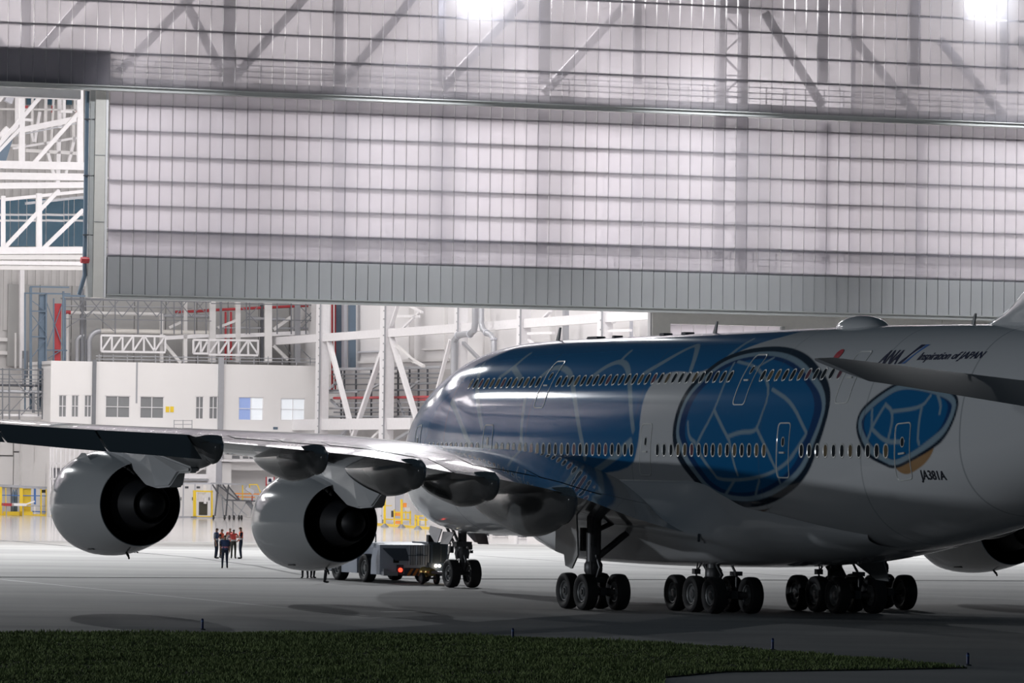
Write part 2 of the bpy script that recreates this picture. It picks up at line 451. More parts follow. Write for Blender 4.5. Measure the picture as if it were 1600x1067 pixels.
# posts and braces behind the sheets
def col_between(t, px, y0, y1, wpx, d, name, m, parent):
    b = MB(); bar(b, t, (px, y0), (px, y1), wpx, d); return b.build(name, m, parent)
TT = 2.6
g = MB()
for z in (32.94, 34.66, 36.4, 38.1, 39.9): g.span((-65, .12, z-.07), (99, .34, z+.07))
g.build('girt', 'sheet_steel', b2)
g = MB(); g.span((-65, .9, 30.6), (99, 2.9, 31.35)); g.build('walkway_girder', 'sheet_steel', b2)
g = MB()
for z in (31.75, 32.15, 32.55): g.span((-30, 1.0, z-.035), (99, 1.08, z+.035))
for i in range(-20, 66): g.span((i*1.5-.035, 1.0, 31.3), (i*1.5+.035, 1.08, 32.6))
g.build('handrail', 'galvanised', b2)
bx = MB(); bx.span((-30, .3, 30.7), (7.15, 1.9, 33.15)); bx.build('box_girder', 'white_steel', b2)
for px, w in ((40, 16), (358, 20), (528, 16), (690, 12), (850, 18), (996, 12), (1285, 16), (1430, 16), (1570, 14)):
    col_between(TT, px, 132, -60, w, .3, 'post', 'dark_steel', b2)
for px, w in ((352, 24), (532, 16), (688, 18), (846, 16), (994, 12), (1288, 18), (1436, 12)):
    a = on_plane(px, 200, 3.4); s = a[0]; ww = w/22.0
    g = MB(); g.span((s-ww/2, 3.0, 19.4), (s+ww/2, 3.4, 30.4)); g.build('post', 'galvanised', wl)
for p, q in (((185, 112), (310, -15)), ((365, 122), (480, -8)), ((535, 128), (650, -10)), ((692, 138), (815, 5)), ((850, 146), (975, 10)),
             ((1195, 20), (1285, 165)), ((1330, 55), (1428, 175)), ((1468, 62), (1568, 182)), ((40, 105), (140, -10)),
             ((1590, 60), (1690, 190)), ((285, -5), (350, 118)), ((20, 100), (-60, -20))):
    g = MB(); bar(g, TT, p, q, 13, .35); g.build('brace', 'dark_steel', b2)
# laced ladder column behind the sheets
lad = MB(); m0 = on_plane(1126, 200, 3.0)[0]; m1 = on_plane(1160, 200, 3.0)[0]
lc = hthing('lattice_column', 'grey steel lattice column standing behind the milky door sheets right of the middle', 'column', (m0+m1)/2, 3.0)
for s in (m0, m1):
    g = MB(); g.span((s-.28, 2.7, 16.5), (s+.28, 3.3, 42)); hb(g, 'column_leg', 'dark_steel', lc)
z = 17.0; k = 0
while z < 40:
    g = MB(); g.beam((m0, 3, z), (m1, 3, z+1.5) if k % 2 else (m1, 3, z-.0+1.5), .18, .12) if k % 2 == 0 else g.beam((m1, 3, z), (m0, 3, z+1.5), .18, .12)
    hb(g, 'lacing_bar', 'sheet_steel', lc)
    g = MB(); g.beam((m0, 3, z), (m1, 3, z), .16, .12); hb(g, 'lacing_bar', 'sheet_steel', lc)
    z += 1.5; k += 1
g = MB(); g.span((m0-.3, 2.6, 38.0), (m1+.3, 3.4, 41)); hb(g, 'splice_plate', 'dark_steel', lc)
# edge post of the lowered tier (guide rails, beige cover, pipe)
gp = hthing('door_guide_post', 'tall beige guide post with grey pipe beside the open tail slot', 'post', 6.3, .3, 16.4)
def sspan(px0, px1, t): return on_plane(px0, 300, t)[0], on_plane(px1, 300, t)[0]
a, c = sspan(147, 163, .3); g = MB(); g.span((a, .2, 16.4), (c, 1.1, 30.33)); hb(g, 'cover', 'beige_metal', gp)
for z in (21.5, 26.0): g = MB(); g.span((a-.01, .185, z-.02), (c+.01, .21, z+.02)); hb(g, 'joint_strip', 'sheet_steel', gp)
a, c = sspan(139, 146.5, .4); g = MB(); g.span((a, .3, 16.4), (c, .9, 30.33)); hb(g, 'guide_rail', 'frame_grey', gp)
a, c = sspan(131, 138, .4); g = MB(); g.tube([((a+c)/2, .5, 18.9), ((a+c)/2, .5, 30.3)], .15); hb(g, 'pipe', 'blue_steel', gp, True)
g = MB(); g.tube([((a+c)/2, .5, 18.9), (a+.2, .6, 17.9), (a-.1, .9, 16.6)], .15); hb(g, 'pipe', 'blue_steel', gp, True)
for z in (20.6, 24.6, 28.4): g = MB(); g.span((a-.05, .3, z-.04), (c+.35, .42, z+.04)); hb(g, 'bracket', 'dark_steel', gp)
g = MB(); g.lathe([(0, 0), (0, .2), (.3, .24), (.55, .2), (.55, 0)], ((a+c)/2-.3, .35, 18.9), 'x', 14); hb(g, 'valve', 'red_paint', gp, True)
a, c = sspan(163.5, 167, .3); g = MB(); g.span((a, .2, 16.4), (c, .7, 30.33)); hb(g, 'seal', 'white_steel', gp)
# white head beam under the upper tier over the tail slot
g = MB(); g.span((-8, .5, 29.75), (5.2, 1.6, 30.34)); hs(g, 'trim_3', 'white_steel')
# closed leaf right of the opening
S0 = on_plane(1018, 500, 1.8)[0]; S1 = on_plane(1046, 500, 1.8)[0]; S2 = on_plane(1221, 500, 1.8)[0]
g = MB(); g.span((S0, 1.6, 0), (S1, 2.4, 17.6)); d2 = hs(g, 'door_2', 'beige_metal', (S0, 1.6, 0))
g = MB(); g.span((S0-.12, 1.7, 0), (S0, 2.2, 17.6)); hb(g, 'edge_frame', 'metal_cladding', d2)
pw2 = (S2-S1)/9
for i in range(9):
    g = MB(); g.span((S1+i*pw2+.02, 1.95, 0), (S1+(i+1)*pw2-.02, 2.03, 15.6)); hb(g, 'panel', 'milky_sheet', d2)
g = MB(); g.span((S1, 1.7, 15.62), (S2+.3, 2.3, 17.6)); hb(g, 'head_rail', 'beige_metal', d2)
g = MB(); g.span((S2, 1.7, 0), (S2+.25, 2.3, 15.6)); hb(g, 'edge_frame', 'frame_grey', d2)
for z in (13.0, 9.0, 5.0, 1.0): g = MB(); g.span((S1, 2.1, z-.12), (S2, 2.3, z+.12)); hb(g, 'girt', 'sheet_steel', d2)
for i in range(6):
    g = MB(); g.span((S2+.25+i*6.2, 1.8, 0), (S2+.25+(i+1)*6.2-.06, 2.1, 15.05)); hb(g, 'plain_panel', 'beige_metal', d2)
    g = MB(); g.span((S2+.25+i*6.2, 1.8, 15.12), (S2+.25+(i+1)*6.2-.06, 2.1, 17.6)); hb(g, 'plain_panel', 'beige_metal', d2)

# floodlights hung out from the hangar front at the top of the view
for s_, z_, lb in ((33.5, 38.2, 'floodlight on a bracket at the top of the hangar front, above the office block side'), (72.5, 39.4, 'floodlight on a bracket at the top of the hangar front, above the tail')):
    fl = hthing('floodlight', lb, 'floodlight', s_, -2.0, z_+.6)
    g = MB(); g.beam((s_, .0, z_+1.1), (s_, -2.2, z_+1.1), .12, .12); g.beam((s_, -2.0, z_+.7), (s_, -2.0, z_+1.1), .1, .1); hb(g, 'bracket', 'frame_grey', fl)
    g = MB(); g.prism([(-2.6, z_+.9), (-1.5, z_+.9), (-1.35, z_+.62), (-2.75, z_+.62)], s_-.7, s_+.7, 'yz'); hb(g, 'housing', 'metal_cladding', fl)

def pchip(xs, ys):
    xs = np.array(xs, float); ys = np.array(ys, float)
    h = np.diff(xs); d = np.diff(ys)/h
    m = np.zeros_like(xs)
    for i in range(1, len(xs)-1):
        if d[i-1]*d[i] > 0:
            w1 = 2*h[i]+h[i-1]; w2 = h[i]+2*h[i-1]
            m[i] = (w1+w2)/(w1/d[i-1]+w2/d[i])
    m[0] = d[0]; m[-1] = d[-1]
    def f(x):
        x = np.clip(np.asarray(x, float), xs[0], xs[-1])
        i = np.clip(np.searchsorted(xs, x, side='right')-1, 0, len(xs)-2)
        t = (x-xs[i])/h[i]
        return ((1+2*t)*(1-t)**2*ys[i] + t*(1-t)**2*h[i]*m[i] + t*t*(3-2*t)*ys[i+1] + t*t*(t-1)*h[i]*m[i+1])
    return f
F_ZT = pchip([0,.12,.35,.8,1.5,2.5,3.5,5,7,9,11.5,14,18,46,50,54,58,62,66,69,70.4],
             [4.95,5.45,5.9,6.5,7.25,8.0,8.6,9.3,9.98,10.42,10.72,10.86,10.9,10.85,10.8,10.72,10.55,10.25,9.75,9.2,8.7])
F_ZK = pchip([0,.12,.35,.8,1.5,2.5,3.5,5,7,9,44,47,50,52,54,56.3,60,64,68,70.4],
             [4.9,4.5,4.15,3.75,3.35,3.0,2.78,2.58,2.47,2.45,2.45,2.52,2.8,3.08,3.4,3.8,4.7,5.75,7.0,7.9])
F_W = pchip([0,.12,.35,.8,1.5,2.5,3.5,5,7,9,11.5,14,46,50,54,58,62,66,69,70.4],
            [0.02,.45,.75,1.1,1.5,1.92,2.25,2.62,2.97,3.24,3.46,3.56,3.57,3.5,3.3,2.95,2.4,1.65,1.0,.5])
F_ZC = pchip([0,2,5,9,46,50,54,58,62,66,70.4],[4.93,5.55,5.95,6.0,6.0,6.1,6.35,6.8,7.35,7.95,8.3])
def skin(x, phi):
    """port half of the fuselage skin: phi 0 at the crown, pi at the keel -> (y to port, z)"""
    w, zc, zt, zk = F_W(x), F_ZC(x), F_ZT(x), F_ZK(x)
    c, s = np.cos(phi), np.sin(phi)
    up = c > 0
    e = np.where(up, 2/2.12, 2/2.3)
    yy = w*np.abs(s)**e
    zz = zc + np.where(up, (zt-zc)*np.abs(c)**e, -(zc-zk)*np.abs(c)**e)
    return yy, zz
LV_A = [(7.23,0.971),(8.72,0.767),(11.78,0.532),(16.47,0.452),(26.77,0.335),(37.51,0.341),(40.93,0.322),(38.69,0.52),(37.16,0.736),(35.76,0.896),(33.0,0.835),(31.59,0.983),(31.55,1.217),(31.9,1.477),(31.02,1.717),(24.36,1.761),(16.25,1.662),(7.79,1.557),(7.05,1.279)]
LV_AL = [[(12.35,0.631),(13.05,0.847),(14.33,1.106),(15.51,1.353)],[(15.6,0.866),(16.47,0.742),(16.78,0.526)],[(16.47,0.742),(17.96,0.878)],[(20.07,0.884),(20.77,0.761),(21.95,0.761),(23.27,0.859),(24.54,1.075),(25.37,1.248),(26.33,1.495),(26.6,1.588)],[(25.55,0.884),(26.42,0.748),(27.43,0.699),(28.66,0.798),(30.06,1.057),(31.16,1.384)],[(27.34,0.687),(27.39,0.563)],[(19.5,1.094),(19.8,1.304),(20.07,1.6)],[(30.45,0.878),(31.86,0.717),(33.0,0.508),(33.39,0.489),(34.36,0.693),(34.75,0.841)],[(37.03,0.785),(37.34,0.705),(37.77,0.421)],[(15.33,1.532),(18.36,1.551),(20.07,1.656),(21.73,1.736)],[(31.02,1.477),(29.53,1.588),(27.61,1.711)],[(10.99,1.082),(12.92,1.298),(14.59,1.545)]]
LV_B = [(36.28,0.958),(37.29,0.761),(39.0,0.662),(41.41,0.656),(43.91,0.773),(45.93,0.958),(47.02,1.075),(47.59,1.211),(47.46,1.359),(47.07,1.477),(46.32,1.656),(44.87,1.816),(42.42,1.977),(40.14,2.007),(38.21,1.921),(36.99,1.711),(35.85,1.545),(35.23,1.427),(35.32,1.224),(35.67,1.069)]
LV_BL = [[(38.3,0.779),(38.48,0.971),(38.39,1.242),(37.2,1.489)],[(38.39,1.242),(39.83,1.44),(40.1,1.477),(40.75,1.73)],[(39.83,1.44),(40.93,1.403),(41.98,1.403),(42.38,1.372),(42.81,1.057),(40.62,0.829),(38.56,0.761)],[(42.81,1.057),(44.83,1.174),(46.45,1.409)],[(42.24,1.372),(44.04,1.643),(44.26,1.798)],[(37.03,1.483),(36.42,1.446),(36.15,1.329)],[(37.07,1.501),(38.74,1.724),(38.91,1.773),(40.45,1.785),(42.46,1.754),(44.04,1.687),(45.44,1.575),(46.41,1.427)],[(40.45,1.779),(39.22,1.964)],[(42.55,1.779),(41.89,1.958)],[(40.62,0.829),(41.46,0.73)]]
LV_C = [(50.48,1.292),(50.97,1.224),(51.76,1.137),(52.68,1.063),(54.08,1.082),(55.74,1.156),(56.71,1.248),(56.71,1.378),(56.27,1.508),(55.48,1.569),(54.17,1.649),(52.98,1.711),(52.24,1.637),(51.23,1.551),(50.66,1.446),(50.4,1.366)]
LV_CL = [[(51.19,1.261),(51.4,1.409),(51.05,1.508)],[(51.4,1.409),(52.41,1.514),(53.42,1.526)],[(52.06,1.224),(52.68,1.285),(52.76,1.421),(52.33,1.6)],[(52.68,1.285),(54.6,1.279),(55.0,1.18)],[(54.6,1.279),(54.56,1.526),(54.65,1.557)],[(52.06,1.224),(51.4,1.396)],[(55.44,1.174),(55.83,1.273),(55.83,1.347)]]
LV_BO = [(37.07,1.989),(38.26,2.075),(40.23,2.149),(42.6,2.106),(43.16,2.057),(42.2,2.143),(39.26,2.254),(37.29,2.186)]
LV_CO = [(52.98,1.693),(54.17,1.649),(55.66,1.563),(55.57,1.649),(55.04,1.754),(54.21,1.822),(53.64,1.841),(53.11,1.773)]
# ------------------------------------------------------------------ the airliner (x aft from the nose, port side is -y, z up)
TH = 1.17136
AX0 = Vector((-2.123-4.97*math.cos(TH), 206.72+4.97*math.sin(TH), 0))
jet = thing('airliner', 'huge four-engined double-deck airliner in blue and white livery towed towards the hangar', 'airplane', AX0, -TH)
def P3(x, phi, off=0.0):
    """point on the port skin, lifted off it by off metres -> local coordinates"""
    x = np.asarray(x, float); phi = np.asarray(phi, float)
    y, z = skin(x, phi); y2, z2 = skin(x, phi+.004); y3, z3 = skin(x+.02, phi)
    tx = np.stack([np.zeros_like(x), y2-y, z2-z], -1); ty = np.stack([np.full_like(x, .02), y3-y, z3-z], -1)
    nn = np.cross(tx, ty); nn /= np.linalg.norm(nn, axis=-1, keepdims=True)+1e-12
    nn *= np.where(nn[..., 1:2]+.2*(nn[..., 2:3]*np.sign(z-6)[..., None]) < 0, -1, 1)
    p = np.stack([x, y, z], -1)+nn*off
    p[..., 1] *= -1; nn = nn.copy(); nn[..., 1] *= -1
    return p, nn
_ph = np.linspace(.02, 3.12, 700)
def phi_at(x, z):
    """phi on the port side where the skin reaches height z"""
    _, zz = skin(np.full_like(_ph, x), _ph)
    return float(np.interp(-z, -zz, _ph))
def dist_poly(X, Y, pts, closed):
    d = np.full(X.shape, 1e9); n = len(pts)
    for i in range(n if closed else n-1):
        ax, ay = pts[i]; bx, by = pts[(i+1) % n]; vx, vy = bx-ax, by-ay; L = vx*vx+vy*vy+1e-9
        t = np.clip(((X-ax)*vx+(Y-ay)*vy)/L, 0, 1)
        d = np.minimum(d, np.hypot(X-ax-t*vx, Y-ay-t*vy))
    return d
def smooth_line(pts, closed, it=2):
    for _ in range(it):
        q = []; n = len(pts)
        for i in range(n if closed else n-1):
            a, b = np.array(pts[i]), np.array(pts[(i+1) % n])
            q += [tuple(.75*a+.25*b), tuple(.25*a+.75*b)]
        if not closed: q = [pts[0]]+q+[pts[-1]]
        pts = q
    return pts
PHK = 4.3
def build_fuselage():
    xs = np.concatenate([np.linspace(0, 1.5, 26), np.arange(1.56, 4, .1), np.arange(4, 60, .07), np.linspace(60, 70.4, 60)])
    pp = np.linspace(0, math.pi, 300); ps = np.linspace(0, math.pi, 46)[1:-1][::-1]
    nx = len(xs); X, PP = np.meshgrid(xs, pp, indexing='ij'); y, z = skin(X, PP)
    port = np.stack([X, -y, z], -1)
    X2, P2 = np.meshgrid(xs, ps, indexing='ij'); y2, z2 = skin(X2, P2); star = np.stack([X2, y2, z2], -1)
    G = np.concatenate([port, star], 1); nb = G.shape[1]
    V = G.reshape(-1, 3)
    i = np.arange(nx-1)[:, None]; j = np.arange(nb)[None, :]; jn = (j+1) % nb
    Q = np.stack([i*nb+j, (i+1)*nb+j, (i+1)*nb+jn, i*nb+jn], -1).reshape(-1, 4)
    me = bpy.data.meshes.new('fuselage')
    nq = len(Q); me.vertices.add(len(V)); me.vertices.foreach_set('co', V.ravel())
    me.loops.add(nq*4); me.loops.foreach_set('vertex_index', Q.ravel()); me.polygons.add(nq); me.polygons.foreach_set('loop_start', np.arange(0, nq*4, 4))
    me.update(); me.polygons.foreach_set('use_smooth', np.ones(nq, bool))
    # paint scheme: flat colours of the paint only
    col = np.empty((nx, nb, 3)); col[:] = (.60, .61, .63)
    x, q = X, PP*PHK
    def S(L, closed=False): return smooth_line([(a, b*PHK) for a, b in L], closed)
    def put(mask, c):
        w = np.clip(mask, 0, 1)[..., None]; col[:, :300] = col[:, :300]*(1-w)+np.array(c)*w
    blue, pale, deep, ink = (.008, .13, .33), (.26, .36, .44), (.012, .05, .16), (.012, .022, .04)
    def fill(L, c, grow=0.0):
        s = S(L, True); d = dist_poly(x, q, s, True); ins = in_poly(x.ravel(), q.ravel(), s).reshape(x.shape)
        sd = np.where(ins, -d, d)-grow
        put(.5-sd/.06, c); return sd
    # the forward blue field with pale curved lines
    fill(LV_BO, (.17, .11, .08)); fill(LV_CO, (.38, .22, .10))
    sd = fill([(4.5, .9), (6.5, .4)]+[(9, -.2), (41.5, -.2)]+LV_A[6:-2]+[(5.2, 1.66), (3.6, 1.5)], blue)
    for L in LV_AL:
        d = dist_poly(x, q, S(L), False); put((.5-(d-.14)/.06)*(sd < 0), pale)
    # two rounded blue fields with a pale cell pattern, dark edge outside
    for O, LL, g in ((LV_B, LV_BL, .40), (LV_C, LV_CL, .22)):
        fill(O, ink, g); fill(O, pale, .08); fill(O, deep, -.16)
        s = S(O, True); cx, cy = np.mean([p[0] for p in s]), np.mean([p[1] for p in s])
        sd = fill([(a*.88+.12*cx, (b*.88+.12*cy)/PHK) for a, b in s], blue)
        d0 = dist_poly(x, q, s, True); ins = in_poly(x.ravel(), q.ravel(), s).reshape(x.shape)
        for L in LL:
            d = dist_poly(x, q, S(L), False); put((.5-(d-.07)/.05)*ins, pale)
    # fine seams between skin sections
    for x0 in (11.0, 20.4, 31.2, 42.6, 50.7, 57.2):
        put((.5-(np.abs(x-x0)-.025)/.05)*.55*(q > 0), (.10, .12, .14))
    ca = np.concatenate([col.reshape(-1, 3), np.ones((nx*nb, 1))], 1)
    at = me.color_attributes.new('paint', 'FLOAT_COLOR', 'POINT'); at.data.foreach_set('color', ca.ravel().astype(np.float32))
    m = bpy.data.materials.new('livery_paint'); m.use_nodes = True; nt = m.node_tree; b = nt.nodes['Principled BSDF']
    a = nt.nodes.new('ShaderNodeVertexColor'); a.layer_name = 'paint'
    nz = nt.nodes.new('ShaderNodeTexNoise'); nz.inputs['Scale'].default_value = 1.4; tc = nt.nodes.new('ShaderNodeTexCoord')
    wv = nt.nodes.new('ShaderNodeTexWave'); wv.wave_type = 'BANDS'; wv.bands_direction = 'Z'; wv.inputs['Scale'].default_value = 1.3; wv.inputs['Distortion'].default_value = 1.5
    ad = nt.nodes.new('ShaderNodeMath'); ad.operation = 'ADD'
    bp = nt.nodes.new('ShaderNodeBump'); bp.inputs['Strength'].default_value = .02; bp.inputs['Distance'].default_value = .02
    nt.links.new(tc.outputs['Object'], nz.inputs['Vector']); nt.links.new(tc.outputs['Object'], wv.inputs['Vector'])
    nt.links.new(nz.outputs['Fac'], ad.inputs[0]); nt.links.new(wv.outputs['Fac'], ad.inputs[1]); nt.links.new(ad.outputs[0], bp.inputs['Height'])
    nt.links.new(bp.outputs['Normal'], b.inputs['Normal'])
    nt.links.new(a.outputs['Color'], b.inputs['Base Color']); b.inputs['Roughness'].default_value = .10; b.inputs['Specular IOR Level'].default_value = .4; b.inputs['Coat Weight'].default_value = .25; b.inputs['Coat Roughness'].default_value = .05
    MATS['livery_paint'] = m; me.materials.append(m)
    return link('fuselage', me, jet)
fus = build_fuselage()
# end caps of nose and tail
g = MB(); g.lathe([(70.35, .0), (70.35, .38), (70.9, .28), (71.2, 0)], (0, 0, 8.3), 'x', 20); g.build('tail_exhaust', 'dark_steel', jet, smooth=True)

# windows of the two decks
def oval(a, b, n=16): return [(a*math.copysign(abs(math.cos(t))**.8, math.cos(t)), b*math.copysign(abs(math.sin(t))**.8, math.sin(t))) for t in np.linspace(0, 2*math.pi, n, endpoint=False)]
def window_mesh(pane):
    g = MB(); n = 16; o, i = oval(.185, .275), oval(.135, .215)
    V = [(x, z, .002) for x, z in o]+[(x, z, .016) for x, z in [(p*.9, q*.93) for p, q in o]]+[(x, z, .004) for x, z in i]
    F = [(k, (k+1) % n, n+(k+1) % n, n+k) for k in range(n)]+[(n+k, n+(k+1) % n, 2*n+(k+1) % n, 2*n+k) for k in range(n)]
    g.add(V, F, 0); g.add([(x, z, .004) for x, z in i], [tuple(range(n))], 1)
    return g.mesh('cabin_window', ['trim_light', pane])
WM = [window_mesh('pane_dark'), window_mesh('pane_warm'), window_mesh('pane_rose')]
def place_on_skin(o, x, phi, off=.0):
    p, nn = P3(np.array([x]), np.array([phi]), off); p2, _ = P3(np.array([x]), np.array([phi-.02]), off)
    n = Vector(nn[0]).normalized(); up = Vector(p2[0]-p[0]); up = (up-n*up.dot(n)).normalized(); r = up.cross(n)
    o.matrix_local = Matrix(((r.x, up.x, n.x, p[0][0]), (r.y, up.y, n.y, p[0][1]), (r.z, up.z, n.z, p[0][2]), (0, 0, 0, 1)))
def window_row(spans, z):
    for a, b in spans:
        for x in np.arange(a, b, .63):
            o = link('cabin_window', WM[rng.choice(3, p=[.62, .26, .12])], jet); place_on_skin(o, float(x), phi_at(x, z), .004)
window_row([(8.9, 15.6), (17.3, 31.5), (33.6, 43.5), (46.15, 52.6)], 6.21)
window_row([(12.6, 20.3), (22.3, 39.1), (41.5, 48.0)], 9.02)

# passenger doors: raised outline, small window
def door(x, z0, z1, w=1.06, lab=None):
    zz = [(x-w/2, z0), (x+w/2, z0), (x+w/2, z1), (x-w/2, z1)]; r = .18; pts = []
    for k, (cx, cz, a0) in enumerate(((x+w/2-r, z1-r, 0), (x-w/2+r, z1-r, 90), (x-w/2+r, z0+r, 180), (x+w/2-r, z0+r, 270))):
        for a in np.linspace(a0, a0+90, 6): pts.append((cx+r*math.cos(math.radians(a)), cz+r*math.sin(math.radians(a))))
    full = []
    for i in range(len(pts)):
        a, b = np.array(pts[i]), np.array(pts[(i+1) % len(pts)]); m = max(1, int(np.linalg.norm(b-a)/.12))
        full += [tuple(a+(b-a)*k/m) for k in range(m)]
    g = MB(); n = len(full); rows = []
    for sc, off in ((1.0, .003), (.985, .022), (.93, .022), (.90, .003)):
        rows.append([P3(np.array([x+(px-x)*sc]), np.array([phi_at(x, z0+(z1-z0)/2+(pz-z0-(z1-z0)/2)*(1-(1-sc)*.55))]), off)[0][0] for px, pz in full])
    for a in rows: g.v += [tuple(p) for p in a]
    for q in range(3):
        for k in range(n): g.f.append((q*n+k, q*n+(k+1) % n, (q+1)*n+(k+1) % n, (q+1)*n+k)); g.m.append(0)
    d = g.build('passenger_door', 'trim_light', jet, smooth=True)
    w_ = link('door_window', WM[0], d); place_on_skin(w_, x, phi_at(x, z0+1.35), .005); w_.scale = (.7, .7, 1)
    h = MB(); hp = P3(np.array([x-.2, x+.2]), np.array([phi_at(x, z0+.95)]*2), .03)[0]; h.beam(hp[0], hp[1], .05, .07); h.build('handle', 'trim_light', d)
for x, z0, z1 in ((6.6, 5.18, 7.25), (16.3, 5.18, 7.25), (32.45, 5.18, 7.25), (44.6, 5.18, 7.25), (53.55, 5.18, 7.22), (21.2, 7.9, 9.9), (40.3, 7.9, 9.86), (48.75, 7.9, 9.84)): door(x, z0, z1)

# lettering on the skin
def lettering(name, s, x0, z0, h, m, shear=0.0, stretch=1.0, bold=0.0, lab=None):
    cu = bpy.data.curves.new(name, 'FONT'); cu.body = s; cu.size = h/.7; cu.shear = shear; cu.offset = bold; cu.resolution_u = 4
    to = bpy.data.objects.new('t', cu); COL.objects.link(to)
    dg = bpy.context.evaluated_depsgraph_get(); me = bpy.data.meshes.new_from_object(to.evaluated_get(dg)); bpy.data.objects.remove(to)
    bm = bmesh.new(); bm.from_mesh(me); bmesh.ops.triangulate(bm, faces=bm.faces)
    bmesh.ops.subdivide_edges(bm, edges=[e for e in bm.edges if e.calc_length() > .35], cuts=1, use_grid_fill=True)
    for v in bm.verts:
        x, dz = x0+v.co.x*stretch, v.co.y
        ph = phi_at(x, z0)-dz/4.0
        v.co = P3(np.array([x]), np.array([ph]), .02)[0][0]
    bm.to_mesh(me); bm.free(); me.materials.clear(); me.materials.append(MATS[m])
    o = link(name, me, jet)
    if lab: o['label'] = lab
    return o
lettering('airline_lettering', 'ANA', 50.3, 9.32, .62, 'navy', .32, .70, .03, 'dark blue slanted capital letters on the upper rear fuselage')
lettering('slogan_lettering', 'Inspiration of JAPAN', 52.95, 9.42, .36, 'navy', .32, .98, .008, 'thin dark blue slanted slogan behind the airline letters')
lettering('registration_lettering', 'JA381A', 54.6, 5.24, .46, 'letter_black', .0, .72, .012, 'black registration letters low on the rear fuselage')
def skin_patch(name, xz, m, off=.018, lab=None, base=None):
    g = MB(); n = len(xz); cx = sum(p[0] for p in xz)/n; cz = sum(p[1] for p in xz)/n
    pr = [P3(np.array([x]), np.array([phi_at(x, z)]), off)[0][0] for x, z in xz+[(cx, cz)]]
    g.add(pr, [(k, (k+1) % n, n) for k in range(n)]); o = g.build(name, m, jet)
    if lab: o['label'] = lab
    return o
skin_patch('logo_stripe', [(51.75, 9.30), (52.0, 9.30), (52.75, 9.98), (52.45, 9.98)], 'navy')
skin_patch('logo_stripe', [(52.05, 9.30), (52.28, 9.30), (53.05, 9.98), (52.8, 9.98)], 'blue_paint')
skin_patch('flag_disc', [(46.75+.26*math.cos(a), 9.72+.2*math.sin(a)) for a in np.linspace(0, 2*math.pi, 18, endpoint=False)], 'flag_red', lab='red disc of the national flag above the rear windows')

# cockpit glazing
for (xa, xb, za, zb) in ((1.75, 2.45, 6.75, 7.35), (2.5, 3.2, 6.85, 7.45), (3.25, 3.9, 6.95, 7.45)):
    g = MB(); pr = [P3(np.array([x]), np.array([phi_at(x, z)]), .012)[0][0] for x, z in ((xa, za), (xb, za), (xb, zb), (xa+.1, zb))]
    g.add(pr, [(0, 1, 2, 3)]); g.build('cockpit_window', 'pane_dark', jet)

# things on the crown
def crown(x): return float(F_ZT(x))
g = MB()
P = []
for u in np.linspace(0, 1, 17):
    a = math.sin(math.pi*u)**.45; P.append([(42.3+3.3*u, .75*a*math.cos(t), crown(42.3+3.3*u)-.08+.5*a*max(math.sin(t), -.1)) for t in np.linspace(-.2, math.pi+.2, 15)])
g.grid(np.array(P)); g.build('antenna_dome', 'aircraft_white', jet, smooth=True)
def blade(x, h, c, lean=.4):
    g = MB(); z = crown(x)-.04; a = [(x, z), (x+c, z), (x+c*.8+h*lean, z+h), (x+c*.45+h*lean, z+h)]
    g.prism(a, -.03, .03); g.build('blade_antenna', 'gear_white', jet)
for x, h, c in ((15.3, .62, .32), (31.0, .50, .3), (52.4, .42, .22)): blade(x, h, c)
for x, L in ((18.9, 1.3), (26.3, .5), (28.4, .5), (21.6, .25)):
    g = MB(); g.prism([(x, crown(x)-.05), (x+L, crown(x)-.05), (x+L*.85, crown(x)+.09), (x+L*.15, crown(x)+.09)], -.2, .2); g.build('flat_antenna', 'dark_steel', jet)

